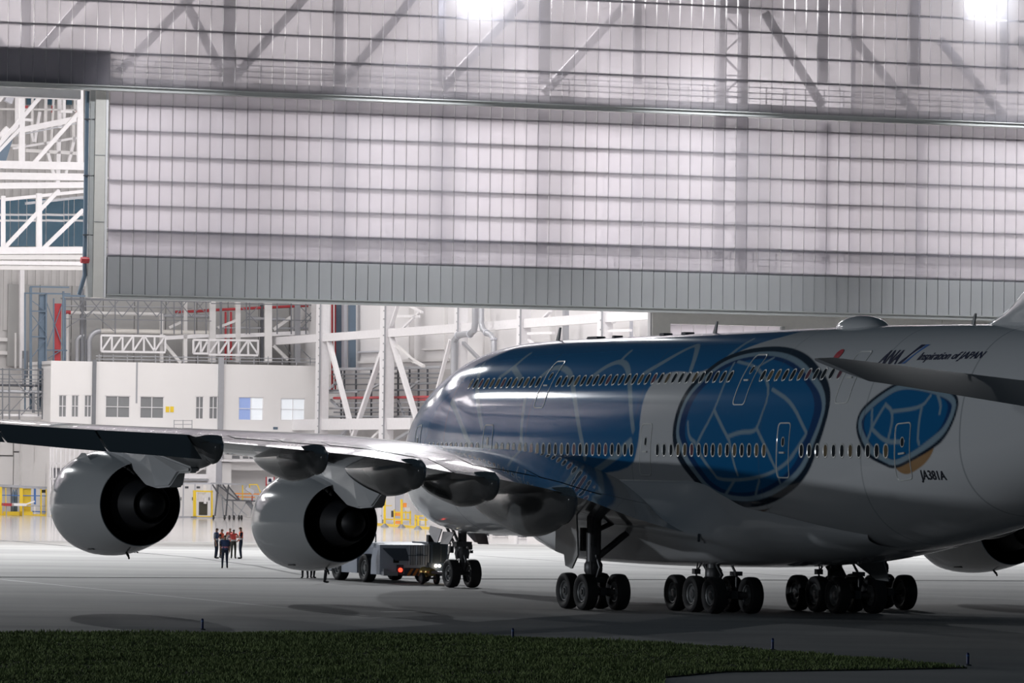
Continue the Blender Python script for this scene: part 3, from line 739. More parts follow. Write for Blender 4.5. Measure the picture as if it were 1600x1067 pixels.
# belly fairing with the fillet behind the wing root
def build_belly():
    X = [16.5, 20, 24, 28, 32, 35, 37.8, 39.5, 41.5, 43.5, 46, 48.8]
    ZB = pchip(X, [2.5, 2.05, 1.62, 1.6, 1.62, 1.68, 1.75, 1.83, 1.93, 2.05, 2.32, 2.72])
    YL = pchip(X, [2.0, 3.1, 3.8, 4.1, 4.3, 4.3, 4.2, 4.05, 3.85, 3.6, 3.0, 1.9])
    ZL = pchip(X, [2.95, 2.7, 2.4, 2.35, 2.35, 2.4, 2.45, 2.55, 2.65, 2.8, 2.95, 3.1])
    ZA = pchip([16.5, 20, 24, 28, 36.5, 37.8, 39, 40.5, 43, 46, 48.8], [3.1, 4.0, 4.75, 5.02, 5.02, 4.95, 4.55, 4.1, 3.85, 3.5, 3.2])
    YF = pchip([16.5, 20, 24, 28, 32, 35, 37.5, 38.6, 40, 42, 44, 46, 48.8], [2.4, 3.4, 4.1, 4.8, 5.3, 5.3, 4.85, 4.35, 3.95, 3.75, 3.5, 3.1, 2.2])
    ZF = pchip([16.5, 20, 24, 28, 32, 35, 37.8, 40, 43, 46, 48.8], [3.0, 3.3, 3.6, 3.6, 3.5, 3.35, 3.12, 3.05, 3.15, 3.2, 3.15])
    FL = pchip([16.5, 24, 28, 36.5, 37.8, 39.4, 41.5, 48.8], [.3, .8, 1, 1, .85, .3, 0, 0])
    xs = np.linspace(16.5, 48.8, 130); R = []
    for x in xs:
        ph = phi_at(x, ZA(x)); y0 = float(skin(x, ph)[0])
        za, yf, zf, yl, zl, zb = (float(f(x)) for f in (ZA, YF, ZF, YL, ZL, ZB))
        yf = max(yf, float(skin(x, phi_at(x, zf))[0])+.03)
        fl = float(FL(x)); a1 = .22*fl+.62*(1-fl); a2 = .58*fl+.90*(1-fl)
        ctrl = [(y0-.06, za+.02), (y0+.03, za-.02), (y0+a1*(yf-y0)+.05, za-.40*(za-zf)), (y0+a2*(yf-y0)+.04, za-.74*(za-zf)), (yf, zf), (max(yl, yf*.93), (zf*.6+zl*.4)), (yl*.97, zl), (yl*.80, zb+.30*(zl-zb)), (yl*.5, zb+.05), (0, zb)]
        cy = pchip(range(len(ctrl)), [c[0] for c in ctrl]); cz = pchip(range(len(ctrl)), [c[1] for c in ctrl])
        u = np.linspace(0, len(ctrl)-1, 50); an = np.linspace(0, math.pi/2, 50)
        sy, sz = (y0+.02)*np.abs(np.cos(an))**(2/2.7), za-(za-zb)*np.abs(np.sin(an))**(2/2.7); wf = max(fl, 0) if x > 30 else 1
        h = list(zip(cy(u)*wf+sy*(1-wf), cz(u)*wf+sz*(1-wf)))
        R.append([(x, -a, b) for a, b in h]+[(x, a, b) for a, b in h[::-1][1:]])
    g = MB(); g.grid(np.array(R)); return g.build('belly_fairing', 'aircraft_white', jet, smooth=True, angle=60)
build_belly()

# wings
W_LX = lambda y: 20.1+(y-3.57)*.7211
W_TX = pchip([0, 3.57, 14.9, 39.9], [36.9, 37.7, 40.3, 50.6])
W_LZ = pchip([0, 3.57, 5.9, 10.2, 15.9, 21.5, 27.7, 32.3, 39.9], [4.7, 5.1, 5.4, 5.55, 6.06, 6.24, 6.4, 6.6, 7.0])
W_TZ = pchip([0, 3.57, 6.45, 9.4, 12.28, 15.1, 18.13, 21.05, 25.6, 32, 39.9], [2.85, 2.98, 3.54, 4.42, 4.94, 5.27, 5.73, 5.95, 6.23, 6.45, 6.85])
W_TC = pchip([0, 5.9, 10.2, 15.9, 21.5, 39.9], [.145, .13, .12, .11, .10, .09])
def foil_z(y, xc, upper):
    c = W_TX(y)-W_LX(y); t = W_TC(y)
    yt = 5*t*(.2969*np.sqrt(xc)-.126*xc-.3516*xc**2+.2843*xc**3-.1036*xc**4)*c
    return W_LZ(y)+(W_TZ(y)-W_LZ(y))*xc+np.where(upper, 1.12*yt, -.88*yt)
def wing_section(y, x0, x1, n=18, droop=0.0):
    xc = x0+(x1-x0)*(.5-.5*np.cos(np.linspace(0, math.pi, n))) if x0 == 0 else np.linspace(x0, x1, n)
    c = float(W_TX(y)-W_LX(y))
    def at(xc, up):
        z = foil_z(y, xc, np.full(xc.shape, up)); return np.stack([W_LX(y)+xc*c, np.full_like(xc, y), z-(xc-x0)*c*math.tan(droop)], -1)
    U = at(xc[::-1], True); Lw = at(xc[1:] if x0 == 0 else xc, False)
    return np.concatenate([U, Lw])
def wing_piece(name, ys, x0, x1, sgn, parent, m, droop=0.0, n=18):
    R = np.array([wing_section(y, x0, x1, n, droop) for y in ys]); R[..., 1] *= sgn
    g = MB(); g.grid(R, wrap=True); nb = R.shape[1]
    g.f += [tuple(range(nb)), tuple((len(ys)-1)*nb+k for k in range(nb))]; g.m += [0, 0]
    return g.build(name, m, parent, smooth=True, angle=35)
for sgn in (-1, 1):
    wg = wing_piece('wing', np.concatenate([np.linspace(1.5, 38.6, 50), [39.2, 39.6, 39.9]]), 0, .78, sgn, jet, 'wing_grey', n=24)
    for a, b in ((3.6, 14.8), (14.9, 25.9)):
        wing_piece('flap', np.linspace(a, b, 12), .785, 1.0, sgn, jet, 'wing_grey', 0.0, 7)
    for a, b in ((26.05, 30.0), (30.1, 34.2), (34.3, 38.4)):
        wing_piece('aileron', np.linspace(a, b, 6), .785, 1.0, sgn, jet, 'wing_grey', math.radians(20), 7)
    # spoiler panels lying on the upper surface ahead of the flaps
    for a, b in ((6.5, 9.6), (9.7, 12.8), (15.2, 17.3), (17.4, 19.5), (19.6, 21.7), (21.8, 23.9)):
        R = []
        for y in np.linspace(a, b, 4):
            c = float(W_TX(y)-W_LX(y)); xc = np.linspace(.68, .80, 4); R.append(np.stack([W_LX(y)+xc*c, np.full(4, sgn*y), foil_z(y, xc, np.full(4, True))+.018], -1))
        g = MB(); g.grid(np.array(R)); g.build('spoiler', 'wing_grey', jet, smooth=True)
    # flap track fairings
    for y, xa, xb, dep, w in ((9.75, -9.8, .55, 1.55, .62), (13.2, -7.2, .5, 1.0, .5), (16.5, -7.4, .5, 1.05, .5), (20.9, -7.0, .55, .95, .45), (25.5, -5.6, .45, .85, .45)):
        xt = float(W_TX(y)); zt = float(W_TZ(y)); R = []
        for u in np.concatenate([np.linspace(0, .8, 18)[:-1], np.linspace(.8, .96, 6)[:-1], [.96, .98, .992, 1.0]]):
            x = xt+xa+(xb-xa)*u
            xcq = min((x-float(W_LX(y)))/float(W_TX(y)-W_LX(y)), .97)
            ztop = float(foil_z(y, np.array([xcq]), np.array([False]))[0])+.22
            if x > xt-.35: ztop = zt+.10-.28*(x-xt+.35)
            e = (min(1, u/.55)**.62)*(1 if u < .62 else max(.0, 1-((u-.62)/.381)**2.6)**.5)
            e = max(e, .03); zbot = ztop-.2-dep*e; hw = w*max(e, .05)**.8
            R.append([(x, sgn*(y+hw*math.cos(t)), (ztop if math.sin(t) > 0 else ztop-.1)+(math.sin(t)*.06 if math.sin(t) > 0 else math.sin(t)*(ztop-.1-zbot))) for t in np.linspace(0, 2*math.pi, 20, endpoint=False)])
        g = MB(); g.grid(np.array(R), wrap=True); g.f += [tuple(range(20)), tuple((len(R)-1)*20+k for k in range(20))]; g.m += [0, 0]
        f_ = g.build('flap_track_fairing', 'wing_grey', jet, smooth=True, angle=50)

# tailplane and fin
def loft(name, A, B, sgn, m, n=12):
    """A, B: (y, xLE, zLE, xTE, zTE, thickness)"""
    R = []
    for k in np.linspace(0, 1, n):
        y, xl, zl, xt, zt, t = (a+(b-a)*k for a, b in zip(A, B))
        if k == 1: t *= .35; xl += .5; xt -= .2; zl -= .05
        xc = .5-.5*np.cos(np.linspace(0, math.pi, 16)); yt = .80*t*xc**.24*(1-xc)
        U = np.stack([xl+(xt-xl)*xc, np.full(16, sgn*y), zl+(zt-zl)*xc+yt], -1)[::-1]; L = np.stack([xl+(xt-xl)*xc, np.full(16, sgn*y), zl+(zt-zl)*xc-yt], -1)[1:]
        R.append(np.concatenate([U, L]))
    g = MB(); g.grid(np.array(R), wrap=True); nb = 31; g.f.append(tuple((n-1)*nb+k for k in range(nb))); g.m.append(0)
    return g.build(name, m, jet, smooth=True, angle=35)
for sgn in (-1, 1): loft('tailplane', (.5, 58.6, 8.34, 69.6, 6.72, .8), (14.3, 68.0, 9.02, 72.4, 8.24, .36), sgn, 'tail_grey')
R = []
for z, xl, xt, w in ((10.0, 53.0, 66.5, .05), (10.75, 53.6, 66.6, .10), (11.0, 54.5, 66.8, .2), (11.4, 55.5, 66.9, .34), (11.9, 56.4, 67.0, .5), (12.6, 57.3, 67.2, .62), (14, 58.6, 67.6, .6), (18, 62.2, 69.0, .5), (22, 65.8, 70.6, .38), (24.1, 67.7, 71.4, .3), (24.3, 68.4, 71.2, .1)):
    xc = .5-.5*np.cos(np.linspace(0, math.pi, 16)); yt = 5*(.2969*np.sqrt(xc)-.126*xc-.3516*xc**2+.2843*xc**3-.1036*xc**4)*w*1.6
    U = np.stack([xl+(xt-xl)*xc, yt, np.full(16, z)], -1)[::-1]; L = np.stack([xl+(xt-xl)*xc, -yt, np.full(16, z)], -1)[1:]
    R.append(np.concatenate([U, L]))
g = MB(); g.grid(np.array(R), wrap=True); g.f.append(tuple(10*31+k for k in range(31))); g.m.append(0); g.build('fin', 'aircraft_white', jet, smooth=True, angle=35)

# engines
def nacelle_mesh():
    g = MB()
    g.lathe([(0, 1.62), (.03, 1.69), (.15, 1.79), (.5, 1.89), (1.1, 1.95), (1.9, 1.965), (2.7, 1.94), (3.5, 1.87), (4.3, 1.76), (5.0, 1.64), (5.5, 1.545), (5.5, 1.515), (5.0, 1.53), (4.2, 1.56), (3.2, 1.55), (2.0, 1.5), (1.0, 1.47), (.35, 1.50), (.08, 1.56), (0, 1.62)],
            axis='x', n=72, mi=[1, 1, 1, 0, 0, 0, 0, 0, 0, 0, 1, 2, 2, 2, 2, 2, 2, 1, 1])
    return g.mesh('engine', ['nacelle', 'bare_metal', 'exhaust'], smooth=True, angle=50)
NAC = nacelle_mesh()
g = MB(); g.lathe([(3.0, .95), (3.8, 1.04), (4.8, 1.04), (5.6, .96), (6.3, .83), (6.85, .70), (6.85, .66), (6.3, .66)], axis='x', n=48); CORE = g.mesh('core_cowl', 'exhaust', smooth=True)
g = MB(); g.lathe([(6.1, .63), (6.6, .60), (7.0, .47), (7.25, .28), (7.35, .12), (7.38, 0)], axis='x', n=32); PLUG = g.mesh('exhaust_plug', 'exhaust', smooth=True)
g = MB()
for k in range(40):
    t = 2*math.pi*k/40
    for (x, r0, r1, tw) in ((2.9, .9, 1.54, .06),):
        a = np.array([0, math.cos(t), math.sin(t)]); b_ = np.array([0, -math.sin(t), math.cos(t)])
        g.add([np.array([x, 0, 0])+a*r0-b_*tw, np.array([x+.5, 0, 0])+a*r0+b_*tw, np.array([x+.5, 0, 0])+a*r1+b_*tw, np.array([x, 0, 0])+a*r1-b_*tw], [(0, 1, 2, 3)])
g.lathe([(1.6, 0), (1.6, 1.46)], axis='x', n=40)
FAN = g.mesh('guide_vanes', 'exhaust')
g = MB(); g.beam((3.95, 0, -1.78), (4.2, 0, -1.93), .07, .05); g.beam((4.18, 0, -1.88), (4.3, 0, -2.02), .05, .06); MAST = g.mesh('drain_mast', 'black')
g = MB()
a1 = math.radians(-118); g.beam((2.3, 1.955*math.cos(a1), 1.955*math.sin(a1)), (2.9, 1.93*math.cos(a1), 1.93*math.sin(a1)), .12, .03); VENT = g.mesh('vent', 'black')
def engine(x, y, z, ledge):
    e = link('engine', NAC, jet, (x, y, z))
    for nm, me in (('core_cowl', CORE), ('exhaust_plug', PLUG), ('guide_vanes', FAN), ('drain_mast', MAST), ('vent', VENT)): link(nm, me, e)
    g = MB(); lx, lz = ledge[0]-x, ledge[1]-z
    up = [(1.0, 1.86), (2.2, 2.02), (3.6, 2.0+.35*(lz-2)), (lx, lz), (lx+2.5, lz-.45), (lx+6.6, lz-1.0)]
    low = [(lx+6.4, lz-1.22), (10.1, 1.15), (9.5, .66), (8.2, .60), (6.9, .72), (5.6, 1.2), (4.4, 1.62), (2.5, 1.86)]
    def hw(p): return .12 if p[0] < 1.5 else (.42 if p[0] < 9 else .36 if p[0] < 10 else .22)
    poly = up+low; n = len(poly)
    V = [(a, -hw((a, b))*(.8 if i >= len(up) else 1), b) for i, (a, b) in enumerate(poly)]+[(a, hw((a, b))*(.8 if i >= len(up) else 1), b) for i, (a, b) in enumerate(poly)]
    bm = bmesh.new(); vs = [bm.verts.new(v) for v in V]
    for s in (0, n): bm.faces.new(vs[s:s+n])
    for i in range(n): bm.faces.new((vs[i], vs[(i+1) % n], vs[n+(i+1) % n], vs[n+i]))
    bmesh.ops.recalc_face_normals(bm, faces=bm.faces)
    bmesh.ops.bevel(bm, geom=[e_ for e_ in bm.edges], offset=.07, segments=2, affect='EDGES', clamp_overlap=True)
    bmesh.ops.triangulate(bm, faces=[f for f in bm.faces if len(f.verts) > 4])
    me = bpy.data.meshes.new('pylon'); bm.to_mesh(me); bm.free(); me.materials.append(MATS['aircraft_white']); link('pylon', me, e)
    # strakes beside the nacelle top
    for s in (-1, 1):
        g = MB(); t = math.radians(55); c_, s_ = math.cos(t), math.sin(t)
        g.add([(1.2, s*1.95*c_, 1.95*s_), (2.9, s*1.93*c_, 1.93*s_), (2.9, s*2.25*c_, 2.25*s_), (2.4, s*2.25*c_, 2.25*s_)], [(0, 1, 2, 3)]); g.build('strake', 'nacelle', e)
for sgn in (-1, 1):
    engine(23.24, sgn*14.89, 3.2, (float(W_LX(14.89))+.1, float(W_LZ(14.89))))
    engine(31.12, sgn*25.7, 3.95, (float(W_LX(25.7))+.1, float(W_LZ(25.7))))

# landing gear
def wheel_mesh(R, W, name='wheel'):
    g = MB(); h = W/2
    tyre = [(-h*.62, R*.58), (-h*.86, R*.66), (-h, R*.80), (-h*.97, R*.90), (-h*.82, R*.97), (-h*.45, R), (h*.45, R), (h*.82, R*.97), (h*.97, R*.90), (h, R*.80), (h*.86, R*.66), (h*.62, R*.58)]
    g.lathe(tyre, axis='y', n=36, mi=0)
    for s in (-1, 1):
        g.lathe([(s*h*.62, R*.58), (s*h*.70, R*.54), (s*h*.66, R*.50), (s*h*.40, R*.44), (s*h*.36, R*.26), (s*h*.62, R*.22), (s*h*.66, R*.12), (s*h*.66, 0)], axis='y', n=24, mi=1)
    return g.mesh(name, ['rubber', 'rim'], smooth=True, angle=35)
WN, WMN = wheel_mesh(.635, .48), wheel_mesh(.70, .52)
# nose gear
g = MB(); ng = (4.97, 0)
g.tube([(4.97, 0, .62), (4.97, 0, 1.55)], .13, 14); g.tube([(4.97, 0, 1.5), (4.97, 0, 2.9)], .2, 14)
g.tube([(4.97, -.75, .635), (4.97, .75, .635)], .09, 10); g.lathe([(1.3, .3), (1.55, .34), (1.75, .3)], (4.97, 0, 0), 'z', 16)
g.box((4.97, 0, 1.95), (.5, .75, .22)); g.box((4.75, -.45, 1.7), (.22, .18, .3)); g.box((4.75, .45, 1.8), (.2, .2, .22)); g.tube([(5.2, 0, .8), (5.45, 0, 1.2), (5.15, 0, 1.6)], .06, 8)
g.tube([(4.85, -.12, 1.5), (3.3, -.12, 2.75)], .07, 8); g.tube([(4.85, .12, 1.5), (3.3, .12, 2.75)], .07, 8); g.beam((5.15, -.3, 1.65), (5.3, -.28, .75), .05, .03); g.beam((4.6, -.4, 2.0), (4.6, -.55, 1.2), .05, .05)
g.box((4.55, -.6, 2.05), (.25, .1, .12)); g.box((4.6, .6, 1.6), (.15, .12, .14)); g.tube([(5.1, -.25, 2.1), (5.2, -.35, 1.5), (5.05, -.3, 1.1)], .03, 6)
gn = g.build('landing_gear', 'gear_metal', jet, smooth=True)
for s in (-1, 1): link('wheel', WN, gn, (4.97, s*.5, .635))
def plate(name, pts, th, m, parent, n=(0, 1, 0)):
    p = [np.array(q, float) for q in pts]; n = np.array(n, float)*th/2; k = len(p); g = MB()
    g.add([q-n for q in p]+[q+n for q in p], [tuple(range(k-1, -1, -1)), tuple(range(k, 2*k))]+[(i, (i+1) % k, k+(i+1) % k, k+i) for i in range(k)]); return g.build(name, m, parent)
for s in (-1, 1):
    plate('gear_door', [(3.1, s*.8, 2.75), (4.5, s*.8, 2.6), (4.45, s*.98, 2.0), (4.1, s*.98, 2.02), (3.2, s*.9, 2.45)], .05, 'aircraft_grey', gn)
    plate('gear_door', [(4.55, s*.75, 2.5), (5.9, s*.75, 2.5), (5.75, s*.95, 1.95), (4.65, s*.92, 1.95)], .05, 'gear_metal', gn)
# wing gear
def wing_gear(s):
    x0, y0 = 33.58, s*6.23; g = MB()
    g.tube([(x0, y0, .75), (x0, y0, 1.9)], .17, 16); g.tube([(x0, y0, 1.5), (x0, y0-.0*s, 4.6)], .29, 16); g.lathe([(1.35, .3), (1.5, .36), (1.75, .36), (1.85, .3)], (x0, y0, 0), 'z', 16)
    g.beam((x0-1.0, y0, .72), (x0+1.0, y0, .72), .26, .3)
    for dx in (-.85, .85): g.tube([(x0+dx, y0-.9, .7), (x0+dx, y0+.9, .7)], .11, 10)
    g.tube([(x0+.1, y0-s*.1, 2.0), (x0+.1, y0-s*2.2, 3.6)], .13, 10); g.tube([(x0, y0, 3.0), (x0-.6, y0-s*2.3, 3.9)], .1, 8); g.tube([(x0+.35, y0, 1.2), (x0+.65, y0, 1.65), (x0+.3, y0, 2.1)], .07, 8)
    g.box((x0-.4, y0+s*.2, 2.7), (.25, .3, .9)); g.tube([(x0+.3, y0-.2, 3.6), (x0+.35, y0-.28, 2.0), (x0+.3, y0-.2, 1.0)], .035, 6); g.box((x0+.4, y0, 1.15), (.3, .5, .2))
    w = g.build('landing_gear', 'gear_metal', jet, smooth=True)
    for dx in (-.85, .85):
        for dy in (-.68, .68): link('wheel', WMN, w, (x0+dx, y0+dy, .70))
    # big leg door hanging on the outer side and its round-edged upper part
    plate('gear_door', [(x0-2.2, y0+s*.62, 3.6), (x0-.25, y0+s*.62, 3.8), (x0-.2, y0+s*.55, 2.1), (x0-.9, y0+s*.5, 1.55), (x0-1.5, y0+s*.5, 1.65), (x0-1.6, y0+s*.52, 2.1), (x0-2.4, y0+s*.55, 2.2)], .07, 'gear_white', w)
for s in (-1, 1): wing_gear(s)
# body gear
def body_gear(s):
    x0, y0 = 36.85, s*2.63; g = MB()
    g.tube([(x0, y0, .75), (x0, y0, 2.4)], .24, 16); g.lathe([(1.15, .26), (1.3, .33), (1.6, .33), (1.7, .27)], (x0, y0, 0), 'z', 16)
    g.beam((x0-1.9, y0, .72), (x0+1.9, y0, .72), .26, .3)
    for dx in (-1.7, 0, 1.7): g.tube([(x0+dx, y0-.95, .7), (x0+dx, y0+.95, .7)], .11, 10)
    g.tube([(x0-.1, y0, 1.3), (x0-1.3, y0, 2.2)], .1, 8); g.tube([(x0+.3, y0, 1.1), (x0+.75, y0, 1.45), (x0+.3, y0, 1.8)], .07, 8); g.tube([(x0+.2, y0+.5, 2.1), (x0+.9, y0+.55, 1.45), (x0+1.0, y0+.5, .9)], .05, 8)
    g.box((x0+.75, y0+.6, 1.5), (.5, .3, .16)); g.tube([(x0-.2, y0-.35, 2.0), (x0-.5, y0-.5, 1.5), (x0-.4, y0-.45, .9)], .035, 6); g.box((x0-.5, y0-.5, 1.55), (.25, .25, .2)); g.tube([(x0-.9, y0-.3, 1.1), (x0-.6, y0-.45, 1.4), (x0-.8, y0-.3, 1.9)], .03, 6)
    b_ = g.build('landing_gear', 'gear_metal', jet, smooth=True)
    for dx in (-1.7, 0, 1.7):
        for dy in (-.77, .77): link('wheel', WMN, b_, (x0+dx, y0+dy, .70))
for s in (-1, 1): body_gear(s)
plate('gear_door', [(38.9, 2.2, 2.1), (41.6, 2.2, 2.2), (40.2, 3.2, 1.3), (39.3, 3.1, 1.35)], .05, 'aircraft_grey', jet, (0, .7, .7))
g = MB(); g.tube([(38.4, -4.0, 3.0), (38.6, -4.1, 2.75)], .05, 8); g.build('static_mast', 'dark_steel', jet)
# ------------------------------------------------------------------ tow tractor and tow bar
def jet_world(x, y, z=0.0): return AX0+Vector((x*math.cos(TH)+y*math.sin(TH), -x*math.sin(TH)+y*math.cos(TH), z))
tug = thing('tow_tractor', 'low grey aircraft tow tractor with glazed rear cab coupled ahead of the nose wheels', 'tractor', jet_world(-1.2, .05), -TH)
g = MB()
g.prism([(-8.6, .45), (-8.6, 1.35), (-7.9, 1.72), (-4.6, 1.84), (-.55, 1.84), (0, 1.78), (0, .45), (-1.0, .38), (-7.8, .38)], -1.25, 1.62)
g.prism([(-8.6, .45), (-8.6, 1.35), (-7.9, 1.72), (-6.6, 1.8), (-6.35, 1.05), (-5.9, .55), (-6.6, .4)], -1.62, -1.25)
g.prism([(-4.95, .40), (-5.0, 1.05), (-4.7, 1.8), (-3.35, 1.84), (-2.95, 1.05), (-2.9, .40)], -1.62, -1.25)
g.prism([(-1.15, .40), (-1.1, 1.05), (-.75, 1.84), (0, 1.78), (0, .40)], -1.62, -1.25)
g.prism([(-6.6, 1.62), (-6.6, 1.84), (-.5, 1.84), (-.5, 1.62)], -1.62, -1.2)
body = g.build('body', 'tug_grey', tug)
g = MB(); g.prism([(-1.5, 1.62), (-.35, 1.62), (-.15, 1.05), (-.85, 1.05)], .012, .05, 'yz'); g.build('recess_panel', 'tug_dark', tug)
g = MB(); g.span((.01, -.95, .95), (.04, -.68, 1.30)); g.build('black_hatch', 'black', tug)
g = MB(); g.span((0, -1.55, .36), (.35, -.85, .55)); g.span((.05, -1.5, .55), (.2, -1.3, .68)); g.build('step', 'galvanised', tug)
for i in range(8):
    g = MB(); y = -.22+i*.12; g.span((.01, y, .85), (.05, y+.085, 1.78)); g.build('louvre', 'galvanised' if i % 3 else 'tug_grey', tug)
g = MB(); g.span((.0, -.25, 1.28), (.06, .74, 1.31)); g.span((.0, .2, 1.33), (.09, .5, 1.36)); g.build('grille_rail', 'tug_dark', tug)
for i in range(4):
    y = -.28+i*.27; g = MB(); g.prism([(y, .36), (y+.13, .36), (y+.33, .68), (y+.20, .68)], .012, .06, 'yz'); g.build('hazard_stripe', 'hazard_orange', tug)
g = MB(); g.span((-.3, -.4, .34), (.008, 1.55, .72)); g.build('rear_bumper', 'tug_dark', tug)
tl = MB(); tl.lathe([(0, .10), (.05, .10), (.07, .05), (.07, 0)], (.06, -.62, .62), 'x', 16); o = tl.build('tail_lamp', 'tail_red', tug, smooth=True); o['label'] = 'glowing red tail lamp'
g = MB(); g.span((.0, -.78, .40), (.055, -.46, .86)); g.build('lamp_housing', 'tug_dark', tug)
# cab at the right rear
g = MB()
for p in ((-1.9, .8), (-1.9, 1.68), (.05, .92), (.05, 1.68)): g.span((p[0]-.05, p[1]-.05, .9), (p[0]+.05, p[1]+.05, 1.86))
g.span((-1.95, .75, 1.84), (.1, 1.73, 1.92)); g.span((-1.95, .78, .45), (.1, 1.72, .95)); g.build('cab_frame', 'tug_dark', tug)
g = MB(); g.span((.08, .97, .97), (.10, 1.36, 1.82)); g.build('cab_window', 'dark_glass', tug)
g = MB(); g.span((.08, 1.40, .97), (.10, 1.63, 1.82)); g.build('cab_window', 'dark_glass', tug)
g = MB(); g.span((-1.85, 1.70, .97), (-.05, 1.72, 1.82)); g.build('cab_window', 'dark_glass', tug)
g = MB(); g.span((.0, .74, .75), (.05, .84, 1.85)); g.build('cab_pillar', 'galvanised', tug)
g = MB(); g.span((-.3, .80, 1.92), (-.05, 1.1, 2.25)); g.tube([(-.2, 1.1, 2.1), (-.2, 1.2, 2.1)], .06); g.build('beacon_box', 'black', tug)
for y in (1.12, 1.30): 
    g = MB(); g.lathe([(0, .075), (.05, .075), (.06, 0)], (.1, y, .82), 'x', 14); o = g.build('work_lamp', 'work_lamp', tug, smooth=True); o['label'] = 'lit white work lamp'
lt = bpy.data.lights.new('work_lamp_light', 'POINT'); lt.energy = 14; lt.shadow_soft_size = .1; lt.color = (1, .85, .65)
lo = bpy.data.objects.new('work_lamp_light', lt); COL.objects.link(lo); lo.parent = tug; lo.location = (.35, 1.2, .8)
g = MB()
for y in (-1.5, -.9):
    for x in (-3.6, -2.4): g.tube([(x, y, 1.84), (x, y, 2.22)], .03, 6)
    g.tube([(-3.6, y, 2.22), (-2.4, y, 2.22)], .035, 6)
for x in (-3.6, -2.4): g.tube([(x, -1.5, 2.22), (x, -.9, 2.22)], .035, 6)
g.tube([(-2.4, -1.2, 2.2), (-2.4, -1.2, 2.4)], .03, 6); g.build('guard_rail', 'tug_dark', tug)
WT = wheel_mesh(.66, .5)
for x in (-2.05, -5.6):
    for y in (-1.42, 1.35): link('wheel', WT, tug, (x, y, .66))
for x in (-7.4,): 
    g = MB(); g.box((x, -1.64, 1.0), (.6, .03, .15)); g.build('side_marking', 'galvanised', tug)
tb = thing('tow_bar', 'brass coloured tow bar on a small wheel between tractor and nose gear', 'tow bar', jet_world(-1.0, .1), -TH)
g = MB(); g.tube([(.15, .3, .55), (1.6, .25, .56)], .17, 16); g.lathe([(0, .17), (.1, .24), (.25, .24), (.35, .17)], (.25, .29, .55), 'x', 16); g.lathe([(0, .17), (.1, .22), (.2, .17)], (1.0, .27, .56), 'x', 16); g.build('drawbar_head', 'brass', tb, smooth=True)
g = MB(); g.tube([(1.5, .25, .56), (5.4, -.05, .6)], .08, 12); g.beam((5.3, -.45, .62), (5.3, .35, .62), .1, .12); g.build('shaft', 'gear_metal', tb, smooth=True)
WS = wheel_mesh(.27, .16)
for y in (.62, -.1): link('wheel', WS, tb, (1.15, y, .27))
g = MB(); g.tube([(1.15, -.05, .28), (1.15, .6, .28)], .04, 8); g.beam((1.15, .27, .28), (1.15, .27, .5), .08, .08); g.build('axle', 'gear_metal', tb)

